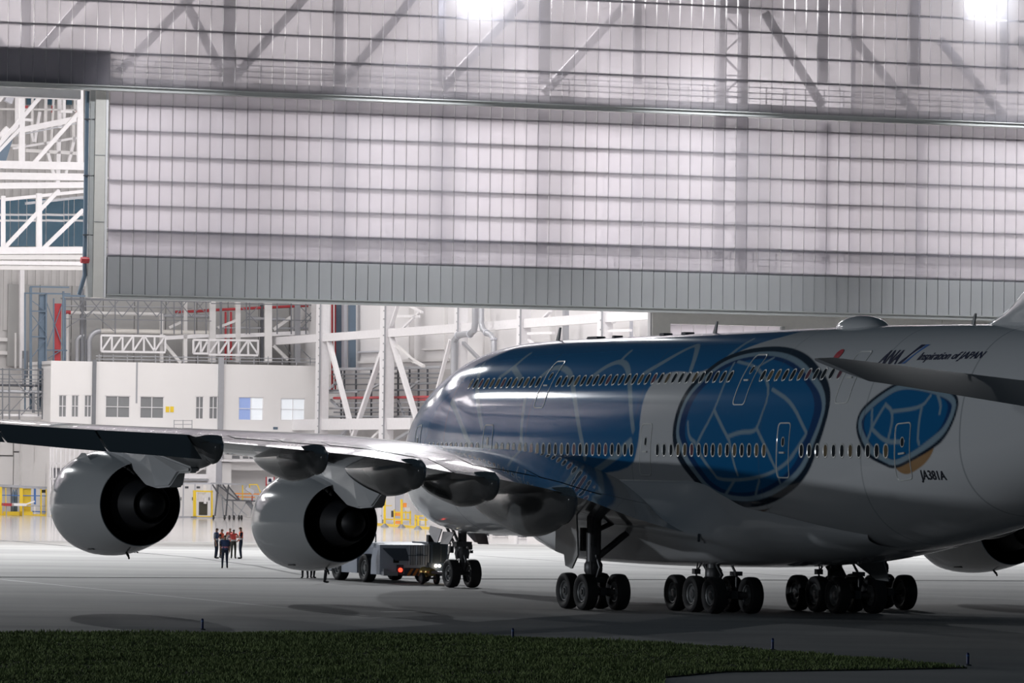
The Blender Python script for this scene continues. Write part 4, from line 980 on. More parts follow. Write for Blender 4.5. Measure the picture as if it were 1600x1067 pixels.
# ------------------------------------------------------------------ people
def person(name, label, loc, rotz, h=1.75, shirt='cloth_navy', trousers='cloth_dark', vest=None, hairm='hair', stride=0.0, arms=('down', 'down'), lean=0.0, group=None, band=None):
    root = thing(name, label, 'person', loc, rotz, group)
    k = h/1.75
    J = {}; E = []; R = {}; G = {}
    def add(n, p, r, parent, grp):
        J[n] = Vector(p)*k; R[n] = r*k; G[n] = grp
        if parent: E.append((parent, n))
    add('pelvis', (0, 0, .94), .135, None, 2); add('waist', (0, 0-lean*.1, 1.10), .125, 'pelvis', 1); add('chest', (0, -lean*.25, 1.30), .155, 'waist', 1); add('collar', (0, -lean*.32, 1.45), .075, 'chest', 1)
    add('neck', (0, -.01-lean*.35, 1.51), .055, 'collar', 0); add('head', (0, -.035-lean*.4, 1.60), .085, 'neck', 0); add('crown', (0, -.02-lean*.42, 1.69), .082, 'head', 0)
    add('chin', (0, -.085-lean*.4, 1.575), .045, 'head', 0); add('nose', (0, -.125-lean*.4, 1.615), .018, 'head', 0)
    for s, nm in ((-1, 'l'), (1, 'r')):
        st = stride*s
        add('hip'+nm, (.095*s, 0, .88), .105, 'pelvis', 2); add('knee'+nm, (.105*s, -.03-.16*st, .50), .07, 'hip'+nm, 2); add('ankle'+nm, (.115*s, .02-.26*st, .10+max(0, -st)*.06), .048, 'knee'+nm, 2)
        add('heel'+nm, (.118*s, .04-.27*st, .05+max(0, -st)*.06), .048, 'ankle'+nm, 3); add('toe'+nm, (.13*s, -.15-.27*st, .04), .042, 'heel'+nm, 3)
        add('sh'+nm, (.185*s, -lean*.3, 1.405), .07, 'chest', 1); a = arms[0 if s < 0 else 1]
        if a == 'down': el, wr, hd = (.235*s, .03+.06*st, 1.14), (.245*s, -.05+.12*st, .90), Vector((0, -.02, -.09))
        elif a == 'folded': el, wr, hd = (.25*s, -.04, 1.15), (.02*s, -.23, 1.17+.03*s), Vector((-.08*s, -.01, .01))
        elif a == 'phone': el, wr, hd = (.25*s, -.10, 1.16), (.12*s, -.30, 1.32), Vector((-.03*s, -.03, .08))
        elif a == 'hip': el, wr, hd = (.38*s, .06, 1.16), (.20*s, -.06, 1.0), Vector((-.06*s, -.04, -.03))
        add('el'+nm, el, .05, 'sh'+nm, 1); add('wr'+nm, wr, .034, 'el'+nm, 0)
        add('palm'+nm, Vector(wr)+hd*.75, .036, 'wr'+nm, 0)
        side = Vector((s*1.0, 0, 0)) if a == 'down' else Vector((0, 0, 1)); across = Vector((0, 1, 0)) if a == 'down' else Vector((0, .3, 1)).normalized()
        for q, (off, ln) in enumerate(((-.03, .07), (-.01, .082), (.01, .076), (.03, .06))):
            b0 = Vector(wr)+hd*1.15+across*off; add(f'f{q}a'+nm, b0, .0095, 'palm'+nm, 0); add(f'f{q}b'+nm, b0+hd.normalized()*ln+Vector((-.02*s, -.012, 0)), .008, f'f{q}a'+nm, 0)
        add('th'+nm, Vector(wr)+hd*.5-across*.05+Vector((-.015*s, 0, 0)), .010, 'palm'+nm, 0)
    names = list(J); idx = {n: i for i, n in enumerate(names)}
    me = bpy.data.meshes.new('tmp'); me.from_pydata([J[n] for n in names], [(idx[a], idx[b]) for a, b in E], [])
    to = bpy.data.objects.new('tmp', me); COL.objects.link(to)
    to.modifiers.new('s', 'SKIN'); sk = me.skin_vertices[0].data
    for i, n in enumerate(names): sk[i].radius = (R[n], R[n]*(.72 if n in ('chest', 'waist', 'pelvis') else 1)); sk[i].use_root = n == 'pelvis'
    sub = to.modifiers.new('d', 'SUBSURF'); sub.levels = 1; sub.render_levels = 1
    dg = bpy.context.evaluated_depsgraph_get(); bmh = bpy.data.meshes.new_from_object(to.evaluated_get(dg)); bpy.data.objects.remove(to)
    segs = [(J[a], J[b], G[b]) for a, b in E]; mats = ['skin', shirt, trousers, 'black']
    bmh.materials.clear()
    for m in mats: bmh.materials.append(MATS[m])
    C = np.array([p.center[:] for p in bmh.polygons]); D = np.full(len(C), 9e9); GI = np.zeros(len(C), int)
    for a, b, grp in segs:
        a, b = np.array(a), np.array(b); v = b-a; t = np.clip(((C-a)@v)/(v@v+1e-9), 0, 1); d = np.linalg.norm(C-a-t[:, None]*v, axis=1); k_ = d < D; D[k_] = d[k_]; GI[k_] = grp
    GI[(GI == 1) & (C[:, 2] < .96*k) & (np.abs(C[:, 0]) < .19*k)] = 2
    bmh.polygons.foreach_set('material_index', GI); bmh.polygons.foreach_set('use_smooth', np.ones(len(C), bool)); bmh.name = 'body'
    link('body', bmh, root)
    def shell(nm, mask, off, m):
        bm = bmesh.new(); bm.from_mesh(bmh); bm.faces.ensure_lookup_table()
        bmesh.ops.delete(bm, geom=[bm.faces[i] for i in np.where(~mask)[0]], context='FACES')
        bm.normal_update()
        for v in bm.verts: v.co += v.normal*off
        x = bpy.data.meshes.new(nm); bm.to_mesh(x); bm.free(); x.materials.clear(); x.materials.append(MATS[m])
        x.polygons.foreach_set('material_index', np.zeros(len(x.polygons), int)); return link(nm, x, root)
    hz = 1.60*k; fy = float(J['head'].y)
    shell('hair', (C[:, 2] > hz-.02) & ((C[:, 1] > fy-.02) | (C[:, 2] > hz+.075*k)), .016, hairm)
    if vest:
        shell('vest', (C[:, 2] > .93*k) & (C[:, 2] < 1.47*k) & (np.abs(C[:, 0]) < .215*k) & (GI == 1), .022, vest)
        shell('reflective_band', (C[:, 2] > 1.03*k) & (C[:, 2] < 1.12*k) & (np.abs(C[:, 0]) < .2*k) & (GI == 1), .03, band or 'reflector')
    e = MB()
    for s in (-1, 1): e.lathe([(-.008, 0), (-.006, .012), (.004, .012)], (s*.032*k, float(J['head'].y)-.083*k, 1.628*k), 'y', 8)
    e.span((-.022*k, float(J['head'].y)-.098*k, 1.570*k), (.022*k, float(J['head'].y)-.08*k, 1.578*k)); e.build('face', 'black', root)
    return root
def ga(px, py): return ground_at(px, py)
R_ = math.radians
person('person', 'person in a navy vest over a pale shirt at the left of the huddle', ga(337.5, 872.5), R_(75), 1.78, 'cloth_grey', 'cloth_navy', 'vest_navy', arms=('down', 'folded'))
person('person', 'person in an orange vest facing right, second from the left of the huddle', ga(345.5, 872), R_(70), 1.72, 'cloth_dark', 'cloth_dark', 'vest_orange', arms=('folded', 'folded'))
person('person', 'person in a dark red vest facing the camera behind the huddle', ga(359, 869.5), R_(5), 1.70, 'cloth_dark', 'cloth_dark', 'vest_red', arms=('phone', 'folded'))
person('person', 'person with pale sleeves and red vest seen from the back in the huddle', ga(364.5, 872.5), R_(172), 1.70, 'cloth_grey', 'cloth_olive', 'vest_red', arms=('hip', 'hip'))
person('person', 'tall person in an orange vest and navy trousers at the right of the huddle', ga(376, 873), R_(-80), 1.86, 'cloth_navy', 'cloth_navy', 'vest_orange', arms=('folded', 'folded'))
person('person', 'person in a navy vest with pink stripe walking towards the huddle', ga(351, 888), R_(185), 1.78, 'cloth_dark', 'cloth_navy', 'vest_navy', stride=.8, band='vest_pink')
person('person', 'person in dark trousers seen as legs under the outboard engine', ga(212, 864), R_(160), 1.75, 'cloth_navy', 'cloth_dark', 'vest_orange', stride=.3)
person('person', 'person in dark trousers, left of two seen as legs under the inboard engine', ga(476.5, 903.5), R_(200), 1.75, 'cloth_navy', 'cloth_dark', 'vest_navy', stride=.2)
person('person', 'person in dark trousers, right of two close legs under the inboard engine', ga(488.5, 903.5), R_(150), 1.72, 'cloth_navy', 'cloth_dark', 'vest_orange', stride=.2)
person('person', 'person standing nearest the tractor front wheel, dark legs under the inboard engine', ga(508, 910.5), R_(100), 1.8, 'cloth_navy', 'cloth_dark', 'vest_orange', stride=.15)
# ------------------------------------------------------------------ inside the hangar
def on_side(px, py, s0):
    """where a photo point meets the plane s = s0 that runs into the building"""
    r = ray(px, py); k = (s0+HO@HE)/(r[:2]@HE); w = k*r[:2]-HO
    return np.array([s0, w@HN, EYE+k*r[2]]), FPX/k
def sbar(mb, s0, p, q, wpx, depth=.3, round_=False):
    (a, sa), (b, sb) = on_side(*p, s0), on_side(*q, s0); w = wpx/((sa+sb)/2)
    return mb.tube([a, b], w/2, 10) if round_ else mb.beam(a, b, w, depth, None, up=(1, 0, 0))
def fpt(px, py, t): return on_plane(px, py, t)
def scale_at(px, t):
    r = ray(px, 700); return FPX*(r[:2]@HN)/(t+HO@HN)
def ftube(mb, t, pts, wpx, n=10, dt=0.0): return mb.tube([fpt(x, y, t)+np.array([0, dt, 0]) for x, y in pts], wpx/scale_at(pts[0][0], t)/2, n)
def fbox(mb, t, px0, py0, px1, py1, d=.3):
    a, b = fpt(px0, py0, t), fpt(px1, py1, t); return mb.span((a[0], t, min(a[2], b[2])), (b[0], t+d, max(a[2], b[2])))
WS0 = 63.0
g = MB(); g.span((WS0, 3, 0), (WS0+.3, 140, 42.3)); hs(g, 'wall_right', 'side_wall', (WS0, 3, 0))

def frame_thing(name, label, cat, t, pts, z=0.0): 
    a = fpt(*pts, t); return hthing(name, label, cat, float(a[0]), t, z)
def fparts(root, t, items, kind='box'):
    """items: (part name, material, p, q, width in photo pixels, depth in metres)"""
    for nm, m, p, q, w, d in items:
        g = MB()
        if d == 'o': ftube(g, t, [p, q], w)
        else: bar(g, t, p, q, w, d)
        hb(g, nm, m, root, smooth=(d == 'o'))
def sparts(root, s0, items):
    for nm, m, p, q, w, d in items:
        g = MB(); sbar(g, s0, p, q, w, d if d != 'o' else .2, d == 'o'); hb(g, nm, m, root, smooth=(d == 'o'))

# --- office block under the gallery
OT = 128.0
a, b = fpt(78, 690, OT), fpt(500, 690, OT); s0, s1 = a[0], b[0]
off = hthing('office_block', 'white two-storey office block built inside the hangar behind the port wing', 'building', s0, OT)
zt = 14.85; ztop_ledge = 5.6
sm = fpt(147, 600, OT)[0]; sn = fpt(346, 600, OT)[0]
def wall_with_holes(s_a, s_b, z_a, z_b, holes, t0, th, name, m, root):
    """upright wall with rectangular openings"""
    xs = sorted({s_a, s_b, *[h[0] for h in holes], *[h[1] for h in holes]}); zs = sorted({z_a, z_b, *[h[2] for h in holes], *[h[3] for h in holes]})
    g = MB()
    for i in range(len(xs)-1):
        for j in range(len(zs)-1):
            cx, cz = (xs[i]+xs[i+1])/2, (zs[j]+zs[j+1])/2
            if not any(h[0] < cx < h[1] and h[2] < cz < h[3] for h in holes): g.span((xs[i], t0, zs[j]), (xs[i+1], t0+th, zs[j+1]))
    return hb(g, name, m, root)
WINS = [(92, 104, 617, 652, 2, 'grey_glass'), (112, 123, 617, 652, 2, 'grey_glass'), (132, 143, 617, 652, 2, 'grey_glass'), (165, 203, 618, 653, 2, 'grey_glass'), (219, 256, 619, 654, 2, 'grey_glass'),
        (306, 318, 619, 655, 2, 'grey_glass'), (327, 340, 619, 655, 2, 'grey_glass'), (373, 411, 620, 657, 2, 'lit_glass'), (439, 476, 622, 657, 2, 'lit_glass'),
        (362, 376, 690, 718, 1, 'grey_glass'), (379, 400, 690, 718, 2, 'grey_glass'), (345, 350, 690, 717, 1, 'grey_glass')]
holes = []
for x0, x1, y0, y1, n, m in WINS:
    p, q = fpt(x0, y0, OT), fpt(x1, y1, OT); holes.append((p[0], q[0], q[2], p[2]))
wall_with_holes(s0, s1, ztop_ledge-1, zt, holes, OT, .35, 'facade', 'white_wall', off)
g = MB(); g.span((s0, OT+.35, 0), (s0+.3, 140, zt)); g.span((s1-.3, OT+.35, 0), (s1, 140, zt)); g.span((s0, OT+.3, zt-.5), (s1, 140, zt-.3)); g.span((s0+8, OT+2.5, 0), (s1, OT+2.8, 5.2)); g.span((s0, OT+6, 5), (s1, OT+6.2, zt-.5)); hb(g, 'shell', 'white_wall', off)
g = MB(); g.span((s0, OT+1.2, 0), (s0+8, OT+1.5, 5)); hb(g, 'lower_wall', 'dim_grey_door', off)
for (h, w) in zip(holes, WINS):
    p0, p1, q0, q1 = h; g = MB(); f = .07
    g.span((p0, OT+.05, q0), (p1, OT+.2, q0+f)); g.span((p0, OT+.05, q1-f), (p1, OT+.2, q1)); g.span((p0, OT+.05, q0), (p0+f, OT+.2, q1)); g.span((p1-f, OT+.05, q0), (p1, OT+.2, q1))
    if w[4] == 2: g.span(((p0+p1)/2-f/2, OT+.05, q0), ((p0+p1)/2+f/2, OT+.2, q1))
    g.span((p0, OT+.05, (q0+q1)/2-f/2), (p1, OT+.2, (q0+q1)/2+f/2))
    fr = hb(g, 'window', 'white_steel', off)
    mid = (p0+p1)/2
    if w[5] == 'lit_glass' and w[0] == 373:
        for (u, v, m) in ((p0+f, mid, 'lit_blue'), (mid, p1-f, 'lit_glass')): g = MB(); g.span((u, OT+.12, q0+f), (v, OT+.14, q1-f)); hb(g, 'pane', m, fr, root=off)
    else:
        for (u, v) in (((p0+f, mid), (mid, p1-f)) if w[4] == 2 else ((p0+f, p1-f),)):
            g = MB(); g.span((u, OT+.12, q0+f), (v, OT+.14, q1-f)); hb(g, 'pane', w[5], fr, root=off)
g = MB(); fbox(g, OT-.25, 145.5, 562, 149, 690, .25); hb(g, 'downpipe', 'grey_steel', off)
g = MB(); fbox(g, OT-.3, 342.5, 558, 348.5, 690, .3); hb(g, 'downpipe', 'galvanised', off)
g = MB(); fbox(g, OT-.4, 338, 690, 347, 757, .4); hb(g, 'downpipe', 'dim_grey_door', off)
g = MB(); fbox(g, OT-.05, 213, 566, 214.5, 630, .05); hb(g, 'conduit', 'galvanised', off)
for x in (259, 266): g = MB(); fbox(g, OT-.04, x, 635, x+5.5, 644, .04); hb(g, 'yellow_notice', 'yellow_paint', off)
g = MB(); fbox(g, OT-.04, 427, 667, 434, 671, .04); hb(g, 'green_notice', 'blue_steel', off)
g = MB(); fbox(g, OT-.9, 347, 718, 500, 723, 2.5); hb(g, 'ledge', 'white_steel', off)
g = MB(); fbox(g, OT-.4, 347, 723, 361, 760, .6); hb(g, 'pier', 'white_wall', off)
g = MB()
for y in (556, 561): bar(g, OT+.1, (150, y), (500, y+5), 1.3, .05)
for x in range(155, 500, 22): bar(g, OT+.1, (x, 553+ (x-150)*.014), (x, 566+(x-150)*.014), 1.3, .05)
hb(g, 'roof_rail', 'galvanised', off)
g = MB()
for y in (657, 663, 669): bar(g, OT-1.2, (272, y), (300, y), 1, .04)
for x in (272, 286, 300): bar(g, OT-1.2, (x, 656), (x, 680), 1.2, .04)
hb(g, 'balcony_rail', 'galvanised', off)
g = MB(); fbox(g, OT-1.5, 200, 676, 500, 681, 1.6); hb(g, 'balcony', 'white_steel', off)

# --- gallery of pipes and steel above the office roof
GT = 134.0
for k in range(9):
    g = MB(); g.span((34.0+k*3.2, 139.5, 14.5), (34.0+k*3.2+3.14, 139.84, 22.5)); hb(g, 'plain_panel', 'gallery_grey', wb)
gal = frame_thing('pipe_gallery', 'grey pipes, ducts and white box trusses running above the office roof', 'pipework', GT, (330, 560), 14.0)
fparts(gal, GT, [
    ('pipe', 'panel_wall', (110, 488.5), (252, 491), 6, 'o'), ('pipe', 'panel_wall', (105, 490), (105, 566), 5, 'o'), ('pipe', 'red_paint', (101, 488), (110, 488), 6.5, 'o'),
    ('duct', 'beige_metal', (157, 517), (326, 520), 8, 'o'), ('duct', 'galvanised', (120, 530), (120, 566), 6.5, 'o'), ('duct', 'galvanised', (139, 530), (139, 566), 8.5, 'o'),
    ('duct', 'grey_steel', (128, 452), (128, 566), 7, 'o'), ('duct', 'grey_steel', (133.5, 470), (133.5, 566), 3, 'o'),
    ('pipe', 'red_paint', (274, 487.5), (326, 485.5), 4.5, 'o'), ('pipe', 'red_paint', (320, 485), (492, 477), 4.5, 'o'), ('pipe', 'red_paint', (352.5, 487), (352.5, 562), 3.6, 'o'), ('pipe', 'red_paint', (361, 487), (361, 562), 3.6, 'o'),
    ('pipe', 'galvanised', (252, 493), (330, 494), 6, 'o'), ('pipe', 'galvanised', (385, 497), (445, 499), 6, 'o'), ('pipe', 'galvanised', (100, 478), (300, 481), 3, 'o'), ('pipe', 'grey_steel', (95, 466), (330, 471), 3, 'o'), ('pipe', 'galvanised', (330, 512), (492, 513), 3.5, 'o'),
    ('beam', 'white_steel', (258, 528), (327, 524), 6, .4), ('beam', 'white_steel', (325, 526), (404, 523), 6, .4), ('beam', 'white_steel', (404, 523), (494, 519), 6, .4),
    ('column', 'panel_wall', (331, 470), (331, 566), 10, .6), ('column', 'panel_wall', (371, 472), (371, 566), 8, .5), ('column', 'white_wall', (418, 474), (418, 566), 12, .6), ('column', 'galvanised', (464, 476), (464, 566), 9, .5),
    ('column', 'panel_wall', (289, 470), (289, 566), 6, .4), ('column', 'dark_steel', (409, 474), (409, 566), 4, .3), ('column', 'panel_wall', (252, 490), (252, 566), 5, .4),
    ('brace', 'panel_wall', (255, 535), (282, 567), 5, .3), ('brace', 'panel_wall', (427, 540), (450, 562), 5, .3), ('brace', 'panel_wall', (427, 515), (455, 495), 5, .3), ('brace', 'panel_wall', (340, 512), (370, 500), 4, .3), ('brace', 'panel_wall', (264, 512), (283, 503), 4, .3)])
for cx, cy, rr, a0, a1, w in ((157, 535, 18, 180, 270, 8.5), (131, 535, 11, 180, 270, 6.5)):
    g = MB(); ftube(g, GT, [(cx+rr*math.cos(R_(a)), cy+rr*math.sin(R_(a))) for a in np.linspace(a0, a1, 9)], w, 12); hb(g, 'elbow', 'galvanised', gal, True)
def box_truss(root, t, x0, x1, ya, yb, n, m, w=2.6):
    for p, q in (((x0, ya), (x1, ya+(x1-x0)*.015)), ((x0, yb), (x1, yb+(x1-x0)*.015))): g = MB(); bar(g, t, p, q, w+.6, .25); hb(g, 'chord', m, root)
    for i in range(n+1):
        x = x0+(x1-x0)*i/n; g = MB(); bar(g, t, (x, ya), (x, yb), w, .2); hb(g, 'strut', m, root)
        if i < n: g = MB(); xn = x0+(x1-x0)*(i+1)/n; bar(g, t, *(((x, yb), (xn, ya)) if i < n/2 or i % 2 else ((x, ya), (xn, yb))), w, .2); hb(g, 'strut', m, root)
bt = frame_thing('box_truss', 'white box truss hanging below the pipe duct left of the gallery', 'truss', GT-1, (208, 536), 15.5); box_truss(bt, GT-1, 158, 258, 524, 549, 6, 'white_steel')
bt = frame_thing('box_truss', 'white box truss between the two red risers and the pale column', 'truss', GT-1, (365, 545), 15.5); box_truss(bt, GT-1, 326, 403, 531, 554, 5, 'white_steel')
bt = frame_thing('box_truss', 'short white box truss end just left of the first pale column', 'truss', GT-1, (315, 540), 15.5); box_truss(bt, GT-1, 302, 325, 531, 552, 2, 'white_steel')
# --- scaffold docks
def dock(name, label, t, posts, rails, braces, m, w=1.6, z=10.0):
    r = frame_thing(name, label, 'scaffold', t, (posts[0][0], 560), z)
    for x, y0, y1, ww in posts: g = MB(); bar(g, t, (x, y0), (x, y1), ww, .12); hb(g, 'post', m, r)
    for x0, x1, y, ww in rails: g = MB(); bar(g, t, (x0, y), (x1, y+(x1-x0)*.016), ww, .12); hb(g, 'rail', m, r)
    for p, q in braces: g = MB(); bar(g, t, p, q, w*.8, .08); hb(g, 'brace', m, r)
    return r
dk = dock('scaffold_tower', 'blue grey scaffold tower standing left of the office block', 131.5, [(39, 458, 640, 2.4), (48, 448, 640, 4), (72, 458, 655, 2.4), (99, 455, 566, 3), (84, 466, 566, 2), (102, 466, 566, 1.6)],
    [(38, 110, 458, 2.4), (47, 108, 448, 2.4), (48, 73, 486, 2), (48, 73, 526, 2), (72, 105, 547, 2), (100, 150, 462, 3)],
    [((48, 520), (72, 490)), ((48, 490), (72, 520)), ((48, 560), (72, 530)), ((72, 545), (99, 470)), ((72, 470), (99, 545)), ((75, 560), (99, 545)), ((50, 470), (72, 486))], 'blue_steel')
g = MB(); fbox(g, 131.7, 62, 460, 71, 640, .4); hb(g, 'mast', 'blue_steel', dk)
g = MB(); fbox(g, 131.7, 85.5, 474, 94.5, 566, .4); o = hb(g, 'mast', 'red_paint', dk); o['label'] = 'dark red mast'
g = MB(); fbox(g, 131.9, 36, 548, 44, 590, .4); hb(g, 'counterweight', 'grey_steel', dk)
lat = []
for i in range(8): x = 110+i*27; lat += [((x, 462), (x+27, 495)), ((x, 495), (x+27, 462))]
lat += [((104, 512), (150, 482)), ((146, 490), (178, 517)), ((180, 462), (180, 522)), ((215, 470), (215, 522))]
dock('scaffold_deck', 'thin grey lattice of scaffold bars above the long pipes', 133.0, [(x, 466, 522, 1.6) for x in (180, 216, 252, 272, 284, 304, 322, 344, 346, 385, 390, 433, 455, 478)], [(100, 330, 468, 1.6), (100, 330, 498, 1.3), (330, 493, 474, 1.6), (440, 493, 500, 1.4)], lat+[((470, 480), (495, 505)), ((495, 480), (470, 505)), ((470, 545), (490, 565)), ((440, 530), (455, 555)), ((378, 505), (402, 480)), ((378, 480), (402, 505)), ((470, 515), (500, 480))], 'grey_steel')
pr = dock('pipe_rack', 'grey rack of horizontal pipes left of the office block', 131.0, [(4, 575, 655, 1.8), (14.5, 575, 655, 1.8), (36, 560, 600, 3), (60, 575, 650, 2), (66, 575, 655, 1.8), (52, 612, 645, 4), (30, 640, 655, 1.5), (73, 575, 640, 1.5)],
    [(0, 74, 577, 2.2), (0, 74, 585, 1.6), (0, 74, 592, 1.6), (0, 74, 641, 2)], [((14, 645), (70, 585)), ((14, 585), (70, 645)), ((33, 648), (72, 610)), ((0, 648), (14, 630))], 'grey_steel')
for y, w, m in ((602, 4, 'dark_steel'), (612, 5.5, 'galvanised'), (597, 2, 'galvanised'), (649, 5, 'white_steel'), (620, 2, 'grey_steel')): g = MB(); ftube(g, 131.2, [(-20, y-.8), (74, y+.8)], w); hb(g, 'pipe', m, pr, True)

# --- right side wall: columns, beams, braces, rack, ducts
SS = 60.0
def side_thing(name, label, cat, px, py, s0=SS, z=0.0):
    a, _ = on_side(px, py, s0); return hthing(name, label, cat, s0, float(a[1]), z)
for i, (px, w, lab) in enumerate(((504, 13, 'tall white steel column with rungs right beside the office block'), (605, 15, 'tall white steel column with rungs in the middle of the pipe rack'), (720, 11, 'white steel column behind the grey elbow ducts above the cockpit'),
                                   (818, 11, 'white steel column above the forward fuselage crown left of the blade antenna'), (945, 13, 'white steel column close to the right edge of the hangar opening'))):
    a, sc = on_side(px, 600, SS); c = hthing('steel_column', lab, 'column', SS, float(a[1]))
    w = w/sc; g = MB(); g.span((SS-.5, a[1]-w*.9, 0), (SS+.4, a[1]+w*.9, 42)); hb(g, 'shaft', 'white_steel', c)
    g = MB()
    for z in np.arange(.6, 30, .75): g.span((SS-.56, a[1]-w*.9, z), (SS-.50, a[1]-w*.3, z+.12))
    hb(g, 'rung_plates', 'galvanised', c); c.children[-1]['kind'] = 'stuff'
    g = MB(); g.span((SS-.62, a[1]-w*.9-.12, 0), (SS-.5, a[1]-w*.9, 30)); hb(g, 'cable_tray', 'galvanised', c)
sf = side_thing('steel_bracing', 'white horizontal beam and diagonal braces along the right hangar wall', 'bracing', 605, 600)
g = MB(); g.span((SS-.3, 8, 17.0), (SS+.3, 139, 17.75)); hb(g, 'beam', 'white_steel', sf)
g = MB(); g.span((SS-.3, 92, 8.55), (SS+.3, 139, 9.6)); hb(g, 'beam', 'white_steel', sf)
sparts(sf, SS, [('brace', 'white_steel', (512, 525), (551, 675), 7, .4), ('brace', 'white_steel', (599, 544), (551, 684), 7, .4), ('brace', 'white_steel', (610, 522), (655, 668), 8, .4), ('brace', 'white_steel', (611, 509), (622, 476), 4, .3),
    ('brace', 'white_steel', (704, 531), (681, 618), 4, .3), ('brace', 'galvanised', (716, 527), (749, 561), 4, .3), ('brace', 'panel_wall', (620, 540), (648, 566), 4, .3), ('brace', 'panel_wall', (640, 560), (662, 572), 4, .3),
    ('brace', 'galvanised', (520, 695), (548, 665), 4, .3), ('brace', 'panel_wall', (566, 700), (600, 668), 4, .3), ('brace', 'galvanised', (615, 690), (650, 668), 4, .3), ('brace', 'white_steel', (838, 508), (860, 486), 3, .3), ('brace', 'white_steel', (958, 503), (975, 488), 5, .3),
    ('brace', 'white_steel', (640, 478), (660, 488), 3, .2), ('brace', 'white_steel', (622, 494), (655, 494), 4, .2), ('brace', 'white_steel', (622, 520), (655, 488), 3, .2), ('brace', 'white_steel', (826, 531), (835, 538), 3, .2),
    ('beam', 'white_steel', (826, 521), (865, 520), 4, .3), ('beam', 'white_steel', (952, 517), (985, 516), 4, .3)])
sp = side_thing('steel_posts', 'thin pale steel posts standing close to the right hangar wall', 'post', 884, 520, 61.8)
sparts(sp, 61.8, [('post', 'panel_wall', (863, 478), (863, 560), 6, .4), ('post', 'galvanised', (884, 480), (884, 560), 9, .4), ('post', 'dim_grey_door', (988, 485), (988, 560), 5, .4), ('post', 'panel_wall', (994, 485), (994, 560), 6, .4), ('post', 'panel_wall', (643, 480), (643, 560), 6, .4), ('post', 'panel_wall', (760, 478), (760, 570), 9, .5), ('post', 'panel_wall', (697, 478), (697, 560), 3, .3), ('post', 'galvanised', (811, 478), (811, 545), 1.5, .1)])
g = MB(); g.span((62.7, 60, 5.5), (62.98, 138, 14.0)); hs(g, 'trim_4', 'back_wall', (62.7, 60, 5.5))
rk = side_thing('pipe_rack', 'grey rack of pipes with one red pipe along the right hangar wall', 'pipe rack', 600, 620, 61.0)
sparts(rk, 61.0, [('pipe', 'galvanised', (520, 577), (690, 574), 5, 'o'), ('pipe', 'grey_steel', (520, 585), (690, 583), 3, 'o'), ('pipe', 'grey_steel', (522, 591), (690, 590), 2.5, 'o'), ('pipe', 'grey_steel', (515, 610), (690, 609), 3.2, 'o'), ('pipe', 'red_paint', (522, 622), (690, 620), 4.5, 'o'),
    ('pipe', 'red_paint', (640, 625), (690, 624), 3, 'o'), ('pipe', 'galvanised', (515, 638), (660, 637), 3.4, 'o'), ('pipe', 'galvanised', (515, 651), (655, 651), 4, 'o'), ('pipe', 'grey_steel', (640, 600), (690, 598), 4, 'o'), ('pipe', 'dark_steel', (522, 601), (690, 599), 2.2, 'o'), ('pipe', 'galvanised', (522, 630), (690, 628), 2.5, 'o'), ('pipe', 'grey_steel', (522, 644), (690, 643), 2.5, 'o'), ('pipe', 'dark_steel', (522, 656), (680, 655), 2.0, 'o'), ('pipe', 'galvanised', (515, 613), (560, 612), 4, 'o')]
    +[('post', 'dark_steel', (x, 575), (x, 655), 2.2, .15) for x in (533, 538, 556, 580, 598, 622, 640, 654, 668)]
    +[('brace', 'galvanised', (517, 625), (530, 637), 4, .2), ('brace', 'galvanised', (575, 610), (600, 596), 3, .2), ('brace', 'galvanised', (640, 608), (655, 595), 3, .2), ('brace', 'galvanised', (618, 615), (632, 650), 2, .2)])
rs = side_thing('red_riser', 'dark red riser pipes beside the tall grey panel next to the office', 'pipe', 520, 560, 61.5)
sparts(rs, 61.5, [('pipe', 'red_paint', (519, 476), (519, 612), 3.6, 'o'), ('pipe', 'red_paint', (524, 476), (524, 612), 2.6, 'o'), ('brace', 'dim_grey_door', (513, 610), (528, 596), 5, .2)])
tp = side_thing('tall_panel', 'tall pale panel between two dark uprights right of the office block', 'panel', 538, 540, 62.2, 13.0)
sparts(tp, 62.2, [('panel', 'dim_grey_door', (538, 460), (538, 575), 14, .3), ('upright', 'blue_steel', (529, 460), (529, 575), 5, .6), ('upright', 'blue_steel', (550, 460), (550, 574), 9, .6)])
du = side_thing('ventilation_duct', 'pair of grey elbow ducts bending down behind the cockpit roof', 'duct', 735, 540, 58.6, 12.0)
for pts, w in (([(709, 612), (709, 545), (710, 532), (716, 524), (726, 522), (734, 522), (741, 516), (742.5, 505), (742.5, 470)], 10), ([(752, 470), (752, 505), (754, 514), (760, 520), (767, 523), (771.5, 530), (772, 545), (772, 575)], 9)):
    g = MB(); pp_ = [on_side(x, y, 58.6) for x, y in pts]; g.tube([p for p, _ in pp_], w/2/pp_[0][1], 14); hb(g, 'duct', 'galvanised', du, True)
    for i in (3, 5):
        g = MB(); d = pp_[i+1][0]-pp_[i][0]; d /= np.linalg.norm(d); g.tube([pp_[i][0]-d*.08, pp_[i][0]+d*.08], (w/2+1)/pp_[0][1], 14); hb(g, 'flange', 'dim_grey_door', du)
wp = side_thing('wall_ledges', 'pale ledges on the right hangar wall', 'ledge', 700, 560, 62.8, 10.0)
sparts(wp, 62.8, [('ledge', 'dim_grey_door', (560, 550), (600, 549), 2, .3), ('ledge', 'panel_wall', (660, 546), (705, 544), 3, .3), ('ledge', 'panel_wall', (830, 533), (1015, 530), 3, .3), ('ledge', 'panel_wall', (560, 566), (700, 562), 4, .3)])
